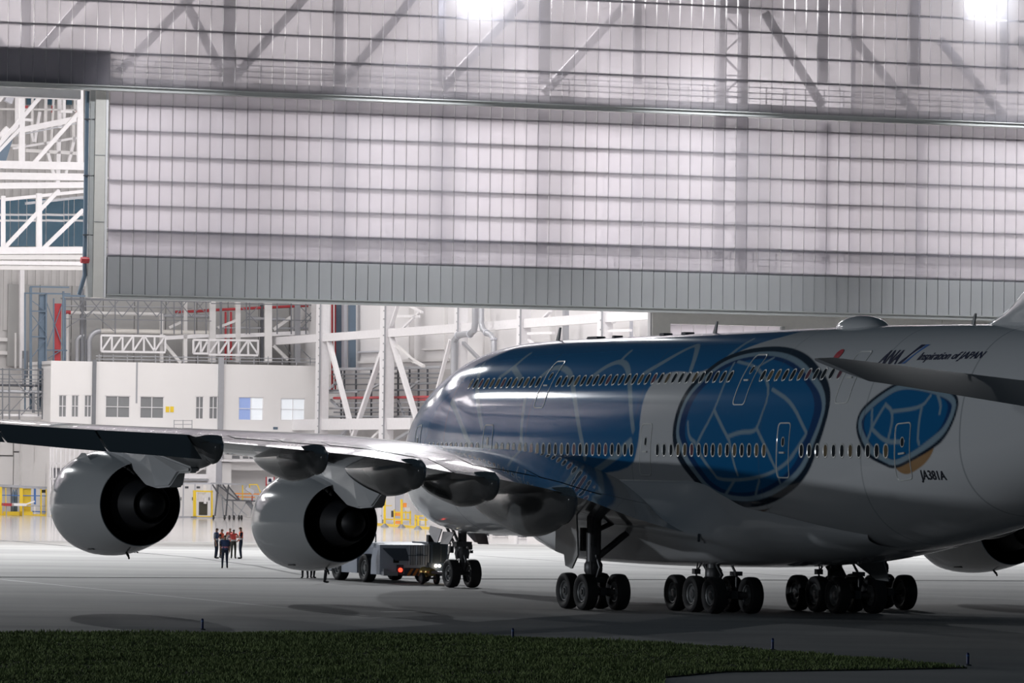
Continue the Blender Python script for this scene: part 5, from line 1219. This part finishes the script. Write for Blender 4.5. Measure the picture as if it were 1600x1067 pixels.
# --- upper left: roof steel seen through the tail slot
UT = 70.0
rf = frame_thing('roof_truss', 'white roof truss of beams, posts and diagonals seen through the open tail slot', 'truss', UT, (60, 250), 24.0)
fparts(rf, UT, [('beam', 'white_steel', (-60, 256), (140, 260), 12, .5), ('beam', 'white_steel', (-60, 274), (140, 277), 11, .5), ('beam', 'white_steel', (-60, 291), (140, 289), 9, .6), ('post', 'white_steel', (34, 120), (34, 252), 8.5, .4),
    ('post', 'white_steel', (125, 120), (125, 258), 9, .4), ('diagonal', 'white_steel', (78, 134), (-12, 238), 6, .35), ('diagonal', 'white_steel', (34, 198), (-8, 242), 5, .35), ('diagonal', 'white_steel', (122, 177), (50, 258), 6, .35),
    ('post', 'white_steel', (5, 306), (5, 386), 6, .35), ('post', 'white_steel', (61, 302), (61, 386), 8, .4), ('diagonal', 'white_steel', (92, 297), (8, 386), 6, .35), ('diagonal', 'white_steel', (130, 328), (68, 388), 6, .35),
    ('beam', 'white_steel', (-60, 392), (128, 391), 11, .5), ('beam', 'panel_wall', (-60, 402), (128, 402), 7, .5), ('beam', 'white_steel', (-60, 410), (128, 412), 6, .6), ('beam', 'panel_wall', (-60, 418), (128, 419), 6, .5)])
r2 = frame_thing('roof_truss', 'farther white roof truss with thin struts behind the first one', 'truss', 95.0, (90, 230), 24.0)
fparts(r2, 95.0, [('beam', 'white_steel', (20, 232), (128, 214), 3.5, .3), ('strut', 'white_steel', (92, 218), (90, 292), 6, .3), ('strut', 'white_steel', (117, 214), (102, 275), 4, .3), ('strut', 'white_steel', (72, 228), (86, 280), 4, .3), ('strut', 'panel_wall', (115, 190), (115, 222), 4, .3),
    ('strut', 'white_steel', (62, 175), (54, 222), 4, .3), ('strut', 'white_steel', (47, 196), (52, 222), 3, .3), ('strut', 'panel_wall', (72, 137), (70, 225), 4, .3), ('strut', 'white_steel', (93, 137), (93, 200), 6, .3), ('strut', 'panel_wall', (84, 150), (80, 225), 3, .3), ('strut', 'panel_wall', (51, 140), (50, 200), 3, .3), ('strut', 'panel_wall', (117, 137), (117, 175), 3, .3),
    ('beam', 'panel_wall', (-20, 170), (128, 172), 2.5, .3), ('beam', 'panel_wall', (-20, 228), (40, 227), 4, .3), ('beam', 'panel_wall', (40, 235), (128, 240), 5, .3), ('strut', 'red_paint', (82, 165), (82, 176), 3, .2), ('strut', 'red_paint', (118, 175), (124, 171), 6, .2), ('strut', 'red_paint', (41, 165), (41, 171), 5, .2)])
cb = frame_thing('crane_girder', 'shiny white overhead crane girder sloping across the tail slot', 'crane', 88.0, (80, 195), 26.0)
fparts(cb, 88.0, [('girder', 'white_steel', (20, 206), (128, 184), 9, .8), ('rail', 'galvanised', (20, 213), (128, 191), 2, .3), ('girder', 'white_steel', (5, 312), (130, 299), 5, .6), ('rail', 'galvanised', (40, 318), (130, 308), 4, .5), ('hook_block', 'white_steel', (94, 174), (112, 175), 4, .5), ('hook_block', 'white_steel', (38, 187), (50, 188), 4, .5), ('hanger', 'white_steel', (100, 186), (100, -25), 4, .4), ('hanger', 'white_steel', (26, 204), (26, -25), 4, .4)])
ib = frame_thing('inclined_girder', 'dark inclined girder at the far left of the tail slot', 'girder', 80.0, (10, 200), 26.0)
fparts(ib, 80.0, [('girder', 'dim_grey_door', (24, 132), (12, 160), 12, .6), ('girder', 'blue_steel', (14, 212), (-2, 262), 13, .6), ('girder', 'white_steel', (14, 135), (-2, 158), 5, .6), ('flange', 'white_steel', (12, 200), (0, 214), 8, .6)])
# blue glazed office band high on the back wall
bg = on_plane(-40, 310, 139.3); b1 = on_plane(131, 386, 139.3)
g = MB(); g.span((bg[0], 139.0, b1[2]), (b1[0], 139.3, bg[2])); wn = hs(g, 'window_1', 'white_steel', (bg[0], 139.0, float(b1[2])))
xs_ = [-40, -18, 7, 16, 29, 42, 56, 64, 72, 100, 107, 116, 131]
for i in range(len(xs_)-1):
    for (ya, yb) in ((311, 334), (337, 343), (346, 385)):
        p, q = on_plane(xs_[i]+.8, ya, 138.9), on_plane(xs_[i+1]-.8, yb, 138.9); g = MB(); g.span((p[0], 138.9, q[2]), (q[0], 138.96, p[2])); hb(g, 'pane', 'blue_glass', wn)
for i, (x0, x1) in enumerate(((42, 56), (74, 86), (104, 112), (116, 126), (97, 101))):
    p, q = on_plane(x0, 150, 139.2), on_plane(x1, 164, 139.2); g = MB(); g.span((p[0], 139.1, q[2]), (q[0], 139.5, p[2])); w2 = hs(g, f'window_{i+2}', 'blue_glass', (float(p[0]), 139.1, float(q[2])))
# corrugation and rails on the back wall
for i, z in enumerate((33.0, 30.6, 28.0, 16.9, 15.6)):
    g = MB(); g.span((-60, 139.6, z), (62, 140.02, z+.35)); hb(g, 'rail', 'panel_wall', wb)
for k in range(60):
    g = MB(); s = 16+k*.8; g.span((s, 139.86, 18), (s+.45, 140.02, 42)) ; hb(g, 'cladding_panel', 'back_wall', wb)
c_ = frame_thing('wall_post', 'white post on the back wall below the roof truss', 'post', 138.0, (34, 440), 0)
fparts(c_, 138.0, [('shaft', 'white_steel', (34, 422), (34, 575), 7, .5), ('shaft', 'panel_wall', (24, 520), (24, 575), 2, .3)])

# --- ground level left
FT = 129.0
g = MB(); fbox(g, 139.4, 38, 692, 77, 808, .3); d1 = hs(g, 'door_1', 'roller_grey', (float(fpt(38, 800, 139.4)[0]), 139.4, 0))
g = MB(); fbox(g, 139.1, 38, 686, 77, 697, .3); o = hb(g, 'header_box', 'blue_paint', d1)
for i in range(10): g = MB(); y = 700+i*10.5; fbox(g, 139.33, 38.5, y, 76.5, y+9.9, .06); hb(g, 'slat', 'roller_grey', d1)
g = MB(); fbox(g, 139.0, 33, 684, 38, 808, .8); hb(g, 'jamb', 'panel_wall', d1)
for x0, x1, y0, y1 in ((-10, 20, 690, 711), (-10, 20, 713, 760), (22, 33, 690, 705), (22, 33, 707, 760)):
    g = MB(); fbox(g, 139.6, x0, y0, x1, y1, .3); hb(g, 'plain_panel', 'panel_wall', wb)
ws = frame_thing('access_scaffold', 'white tubular access scaffold behind the outboard engine', 'scaffold', 127.0, (100, 800))
fparts(ws, 127.0, [('post', 'white_steel', (x, 680), (x, 806), w, .12) for x, w in ((78.5, 2), (82.5, 2), (88, 1.6), (95, 2), (102.5, 1.6), (109, 2), (116, 1.6), (124, 2), (132, 1.6), (140, 2), (150, 2))]+[('rail', 'white_steel', (77, y), (155, y+1), 1.8, .12) for y in (699, 724, 748, 772, 796)])
fe = frame_thing('safety_fence', 'yellow safety fence with blue rail in front of the back wall', 'fence', FT, (0, 805))
fparts(fe, FT, [('post', 'yellow_paint', (1, 758), (1, 806), 4, .15), ('post', 'yellow_paint', (33, 760), (33, 806), 5, .15), ('post', 'yellow_paint', (64, 762), (64, 806), 2, .15), ('post', 'dark_steel', (17.5, 760), (17.5, 800), 1.5, .1), ('post', 'blue_paint', (54.5, 762), (54.5, 788), 3, .15), ('post', 'blue_paint', (82, 762), (82, 806), 2, .15),
    ('rail', 'galvanised', (-30, 757), (86, 763), 4, .2), ('rail', 'blue_paint', (-30, 773), (86, 775), 1.4, .1), ('rail', 'yellow_paint', (-30, 803), (86, 805), 2.4, .12), ('rail', 'galvanised', (-30, 789), (86, 791), 1.6, .1), ('rail', 'blue_paint', (50, 799), (86, 800), 1.6, .1),
    ('post', 'yellow_paint', (9, 762), (9, 804), 1.2, .1), ('post', 'yellow_paint', (72, 764), (72, 806), 1.6, .1), ('post', 'white_steel', (10, 791), (10, 815), 2, .1), ('post', 'white_steel', (54, 791), (54, 815), 2, .1)])
g = MB(); fbox(g, FT+.2, 36, 763, 48, 800, .1); hb(g, 'mesh_panel', 'yellow_paint', fe)
g = MB(); fbox(g, FT+.2, 65, 765, 75, 770, .1); hb(g, 'notice', 'cloth_olive', fe)
gc = frame_thing('gas_bottle', 'pair of blue grey gas cylinders behind the safety fence', 'cylinder', FT+.8, (22, 805))
for x in (21, 25): g = MB(); a = fpt(x, 764, FT+.8); g.lathe([(0, .14), (.05, .16), (2.1, .16), (2.35, .08), (2.5, .05), (2.5, 0)], (a[0], FT+.8, .0), 'z', 14); hb(g, 'cylinder', 'blue_steel', gc, True)
bn = frame_thing('trolley', 'low white trolley with a red end in front of the fence', 'trolley', FT-1.5, (20, 805), 0)
fparts(bn, FT-1.5, [('deck', 'white_steel', (20, 788), (40, 788.5), 4, .8), ('red_end', 'red_paint', (4, 788), (17, 788.5), 4.5, .8), ('handle', 'white_steel', (40, 788), (54, 783), 2, .2), ('leg', 'galvanised', (10, 790), (10, 806), 1.5, .1), ('leg', 'galvanised', (36, 790), (36, 806), 1.5, .1)])
yb_ = frame_thing('yellow_bin', 'long low yellow bin at the foot of the safety fence', 'bin', FT-.4, (30, 805), 0)
g = MB(); fbox(g, FT-.4, 6, 799, 30, 805.5, .4); hb(g, 'bin', 'yellow_paint', yb_); g = MB(); fbox(g, FT-.4, 34, 799, 51, 805.5, .4); hb(g, 'bin', 'yellow_paint', yb_)

# --- ground level under the wing
lo_ = frame_thing('slatted_stair', 'grey slatted stair flight beside the lower office wall', 'stair', 127.0, (300, 740))
for i in range(5): g = MB(); y = 725+i*5.2; fbox(g, 126.0+i*.3, 282-i*1.5, y, 303-i*2, y+2.6, 1.2); hb(g, 'tread', 'grey_steel', lo_)
g = MB(); bar(g, 126.5, (324, 722), (296, 742), 9, .2); hb(g, 'stringer', 'panel_wall', lo_)
g = MB(); fbox(g, 125.5, 262, 740, 326, 748, .6); hb(g, 'landing_beam', 'white_steel', lo_)
g = MB(); fbox(g, 125.4, 262, 748, 326, 751, .6); hb(g, 'landing_edge', 'galvanised', lo_)
for x, w in ((327.5, 5), (334, 5)): g = MB(); fbox(g, 125.6, x-w/2, 690, x+w/2, 806, .5); hb(g, 'post', 'white_steel', lo_)
cabs = [(268, 286, 754, 806), (286.5, 304, 754, 806), (304.5, 330, 754, 806)]
labs = ['pale grey equipment cabinet nearest the outboard engine', 'pale grey equipment cabinet between two others behind the yellow frame', 'pale grey equipment cabinet with notices behind the yellow frame']
for (x0, x1, y0, y1), lb in zip(cabs, labs):
    cb_ = frame_thing('equipment_cabinet', lb, 'cabinet', 124.0, (x0, 806), 0)
    a, b_ = fpt(x0, y0, 124.0), fpt(x1, y1, 124.0); g = MB(); g.span((a[0], 124.0, 0), (b_[0], 125.3, a[2])); hb(g, 'body', 'dim_grey_door', cb_)
    g = MB(); g.span((a[0]+.08, 123.94, .15), (b_[0]-.08, 124.0, a[2]-.15)); hb(g, 'door', 'panel_wall', cb_)
    g = MB(); g.span((b_[0]-.3, 123.88, a[2]*.5), (b_[0]-.22, 123.94, a[2]*.5+.3)); hb(g, 'handle', 'dark_steel', cb_)
    g = MB(); g.span((a[0]+.15, 123.92, a[2]-.55), (a[0]+.5, 123.95, a[2]-.35)); hb(g, 'vent', 'dark_steel', cb_)
yf = frame_thing('yellow_gantry', 'yellow rectangular gantry frame in front of the grey cabinets', 'gantry', 119.0, (318, 808), 0)
fparts(yf, 119.0, [('post', 'yellow_paint', (304, 766), (304, 808), 4, .3), ('post', 'yellow_paint', (331, 766), (331, 808), 2.2, .2), ('cross_beam', 'yellow_paint', (302, 767), (332, 768), 2.2, .2), ('sill', 'yellow_paint', (302, 806.5), (332, 807), 1.6, .3), ('foot', 'grey_steel', (300, 808), (306, 808), 2.5, .6)])
g = MB(); fbox(g, 119.3, 309, 769, 317, 782, .2); hb(g, 'notice', 'white_steel', yf); g = MB(); fbox(g, 119.4, 313, 784, 324, 805, .5); hb(g, 'crate', 'cloth_olive', yf); g = MB(); fbox(g, 119.2, 318, 758, 322, 773, .1); hb(g, 'lamp_panel', 'white_steel', yf)
g = MB(); fbox(g, 119.1, 319, 778, 322.5, 787, .2); hb(g, 'hanging_box', 'white_steel', yf)
st = frame_thing('boarding_steps', 'mobile maintenance steps with yellow and orange rails on small wheels', 'steps', 112.0, (380, 808), 0)
fparts(st, 112.0, [('top_rail', 'galvanised', (330, 755), (388, 757), 2.4, .3), ('leg', 'dark_steel', (332, 757), (341, 771), 2, .12), ('leg', 'dark_steel', (341, 758), (336, 806), 2, .12), ('leg', 'dark_steel', (340, 757), (372, 782), 2, .12), ('leg', 'dark_steel', (348, 757), (356, 768), 2, .12), ('leg', 'dark_steel', (357, 757), (353, 806), 2, .12),
    ('leg', 'dark_steel', (357, 760), (374, 781), 2, .12), ('leg', 'grey_steel', (344, 772), (352, 781), 2, .12), ('leg', 'grey_steel', (347, 775), (349, 806), 1.4, .1), ('deck', 'dark_steel', (352, 781), (402, 783), 2.2, .9), ('leg', 'grey_steel', (364, 783), (364, 806), 1.6, .1), ('brace', 'galvanised', (350, 781), (370, 806), 1.4, .1),
    ('brace', 'galvanised', (362, 783), (386, 806), 1.4, .1), ('brace', 'galvanised', (386, 783), (372, 806), 1.4, .1), ('leg', 'galvanised', (393, 783), (393, 806), 1.6, .1), ('stringer', 'dim_grey_door', (384, 762), (396, 770), 6, .3), ('stringer', 'grey_steel', (386, 783), (398, 797), 6, .3),
    ('guard_rail', 'yellow_paint', (378, 757), (402, 757), 1.6, .1), ('guard_rail', 'yellow_paint', (379, 757), (379, 782), 1.4, .1), ('guard_rail', 'yellow_paint', (402, 757), (408, 772), 1.4, .1), ('guard_rail', 'orange_paint', (366, 771), (408, 772), 1.8, .1), ('guard_rail', 'orange_paint', (372, 776), (398, 777), 1.6, .1), ('guard_rail', 'red_paint', (372, 774), (372, 782), 1.6, .1), ('guard_rail', 'red_paint', (394, 774), (394, 782), 1.6, .1), ('guard_rail', 'yellow_paint', (390, 758), (390, 772), 1.4, .1)])
wr_ = wheel_mesh(.22, .12)
for x in (333, 350.5, 365, 358, 373, 377): a = fpt(x, 806, 112.0); o = link('caster', wr_, st, (a[0]-st['_o'][0], -.1, .22)); o.rotation_euler = (0, 0, math.pi/2)
rb = frame_thing('red_stand', 'red sign stand with a white board and dark round symbol', 'sign', 118.0, (422, 800), 0)
fparts(rb, 118.0, [('post', 'red_paint', (416, 745), (416, 806), 1.6, .1), ('post', 'red_paint', (428, 745), (428, 806), 1.6, .1), ('panel', 'red_paint', (416, 760), (428, 760.3), 7, .08), ('board', 'white_steel', (417, 750.5), (427, 750.7), 10, .06)])
g = MB(); a = fpt(422, 750, 117.9); g.lathe([(0, .16), (-.03, .16), (-.03, 0)], (a[0], 117.95, a[2]), 'y', 14); hb(g, 'symbol', 'navy', rb); g = MB(); fbox(g, 117.9, 419.5, 750.5, 424.5, 753, .05); hb(g, 'symbol', 'navy', rb)

# --- yellow docking stands along the right wall
def ystand(label, px, py, top, extra, grp='yellow docking stands'):
    h = ground_h(px, py); r = hthing('docking_stand', label, 'stand', float(h[0]), float(h[1]), 0, grp); t = float(h[1])
    fparts(r, t, [('mast', 'yellow_paint', (px, top), (px, py-1), 3, .18)]+[(n, 'yellow_paint' if m is None else m, p, q, w, .12) for n, m, p, q, w in extra])
    g = MB(); g.lathe([(0, 0), (0, .36), (.08, .32), (.3, .1), (.3, 0)], (float(h[0]), t, 0), 'z', 14); hb(g, 'foot', 'grey_steel', r)
ystand('yellow docking stand with a round grey foot nearest the inboard engine', 601, 823.5, 779, [('arm', None, (601, 811), (625, 812), 1.8), ('post', None, (616, 796), (616, 820), 2), ('box', 'orange_paint', (618, 803), (626, 803.3), 6), ('arm', None, (601, 790), (612, 790), 1.2), ('case', 'cloth_olive', (613, 798), (613, 808), 3)])
ystand('yellow docking stand with a tall mast in the middle of three', 627.5, 824.5, 780, [('arm', None, (615, 800), (642, 801), 2), ('arm', None, (615, 811), (642, 812), 2), ('post', None, (641, 798), (641, 820), 2), ('box', 'orange_paint', (630, 789), (635, 789.3), 7), ('case', 'beige_metal', (632, 795), (640, 795.3), 5), ('box', 'orange_paint', (618, 816), (625, 816.3), 5), ('post', None, (634, 798), (634, 812), 1.4)])
ystand('short yellow docking stand closest to the aircraft nose', 653, 827, 806, [('arm', None, (648, 806), (662, 806), 1.8), ('arm', None, (648, 812), (668, 812.5), 1.8), ('post', None, (649, 804), (649, 822), 2), ('post', None, (665, 808), (665, 822), 1.6), ('case', 'beige_metal', (657, 816), (663, 816.3), 6)])
gb = frame_thing('grey_cabinet', 'grey wall cabinet with a white panel above the yellow docking stands', 'cabinet', 95.0, (612, 800), 0)
g = MB(); fbox(g, 95, 602, 771, 617, 812, .8); hb(g, 'body', 'panel_wall', gb); g = MB(); fbox(g, 94.9, 614, 755, 620, 768, .3); hb(g, 'panel', 'white_steel', gb); g = MB(); fbox(g, 95.0, 618, 770, 630, 812, .6); hb(g, 'door', 'dim_grey_door', gb)
yl_ = frame_thing('yellow_kerb_rail', 'low yellow kerb rail along the floor in front of the docking stands', 'rail', 86.0, (640, 820), 0)
g = MB(); a, b_ = ground_h(588, 820.5), ground_h(684, 828); g.beam((a[0], a[1], .1), (b_[0], b_[1], .1), .12, .2); hb(g, 'rail', 'yellow_paint', yl_)
eq = [(745, 762, 838.5, 833, 'dark low equipment case on the hangar floor right of the nose gear'), (775, 792, 838.5, 834.5, 'grey low equipment case on the hangar floor under the fuselage'), (815, 822, 841, 836, 'small dark equipment case on the hangar floor under the wing root')]
for x0, x1, yb2, yt, lb in eq:
    h0, h1 = ground_h(x0, yb2), ground_h(x1, yb2); e_ = hthing('equipment_case', lb, 'case', float(h0[0]), float(h0[1]), 0); hh = (yb2-yt)/scale_at(x0, float(h0[1]))
    g = MB(); g.span((h0[0], h0[1], .08), (h1[0], h0[1]+.8, hh)); hb(g, 'case', 'dark_steel', e_); g = MB(); g.span((h0[0]-.03, h0[1]-.03, hh), (h1[0]+.03, h0[1]+.83, hh+.08)); hb(g, 'lid', 'grey_steel', e_)
    g = MB()
    for q in (h0[0]+.1, h1[0]-.1): g.lathe([(-.04, .08), (.04, .08)], (q, h0[1]+.1, .08), 'y', 10)
    hb(g, 'wheels', 'black', e_)
for o in bpy.data.objects:
    if '_o' in o: del o['_o']
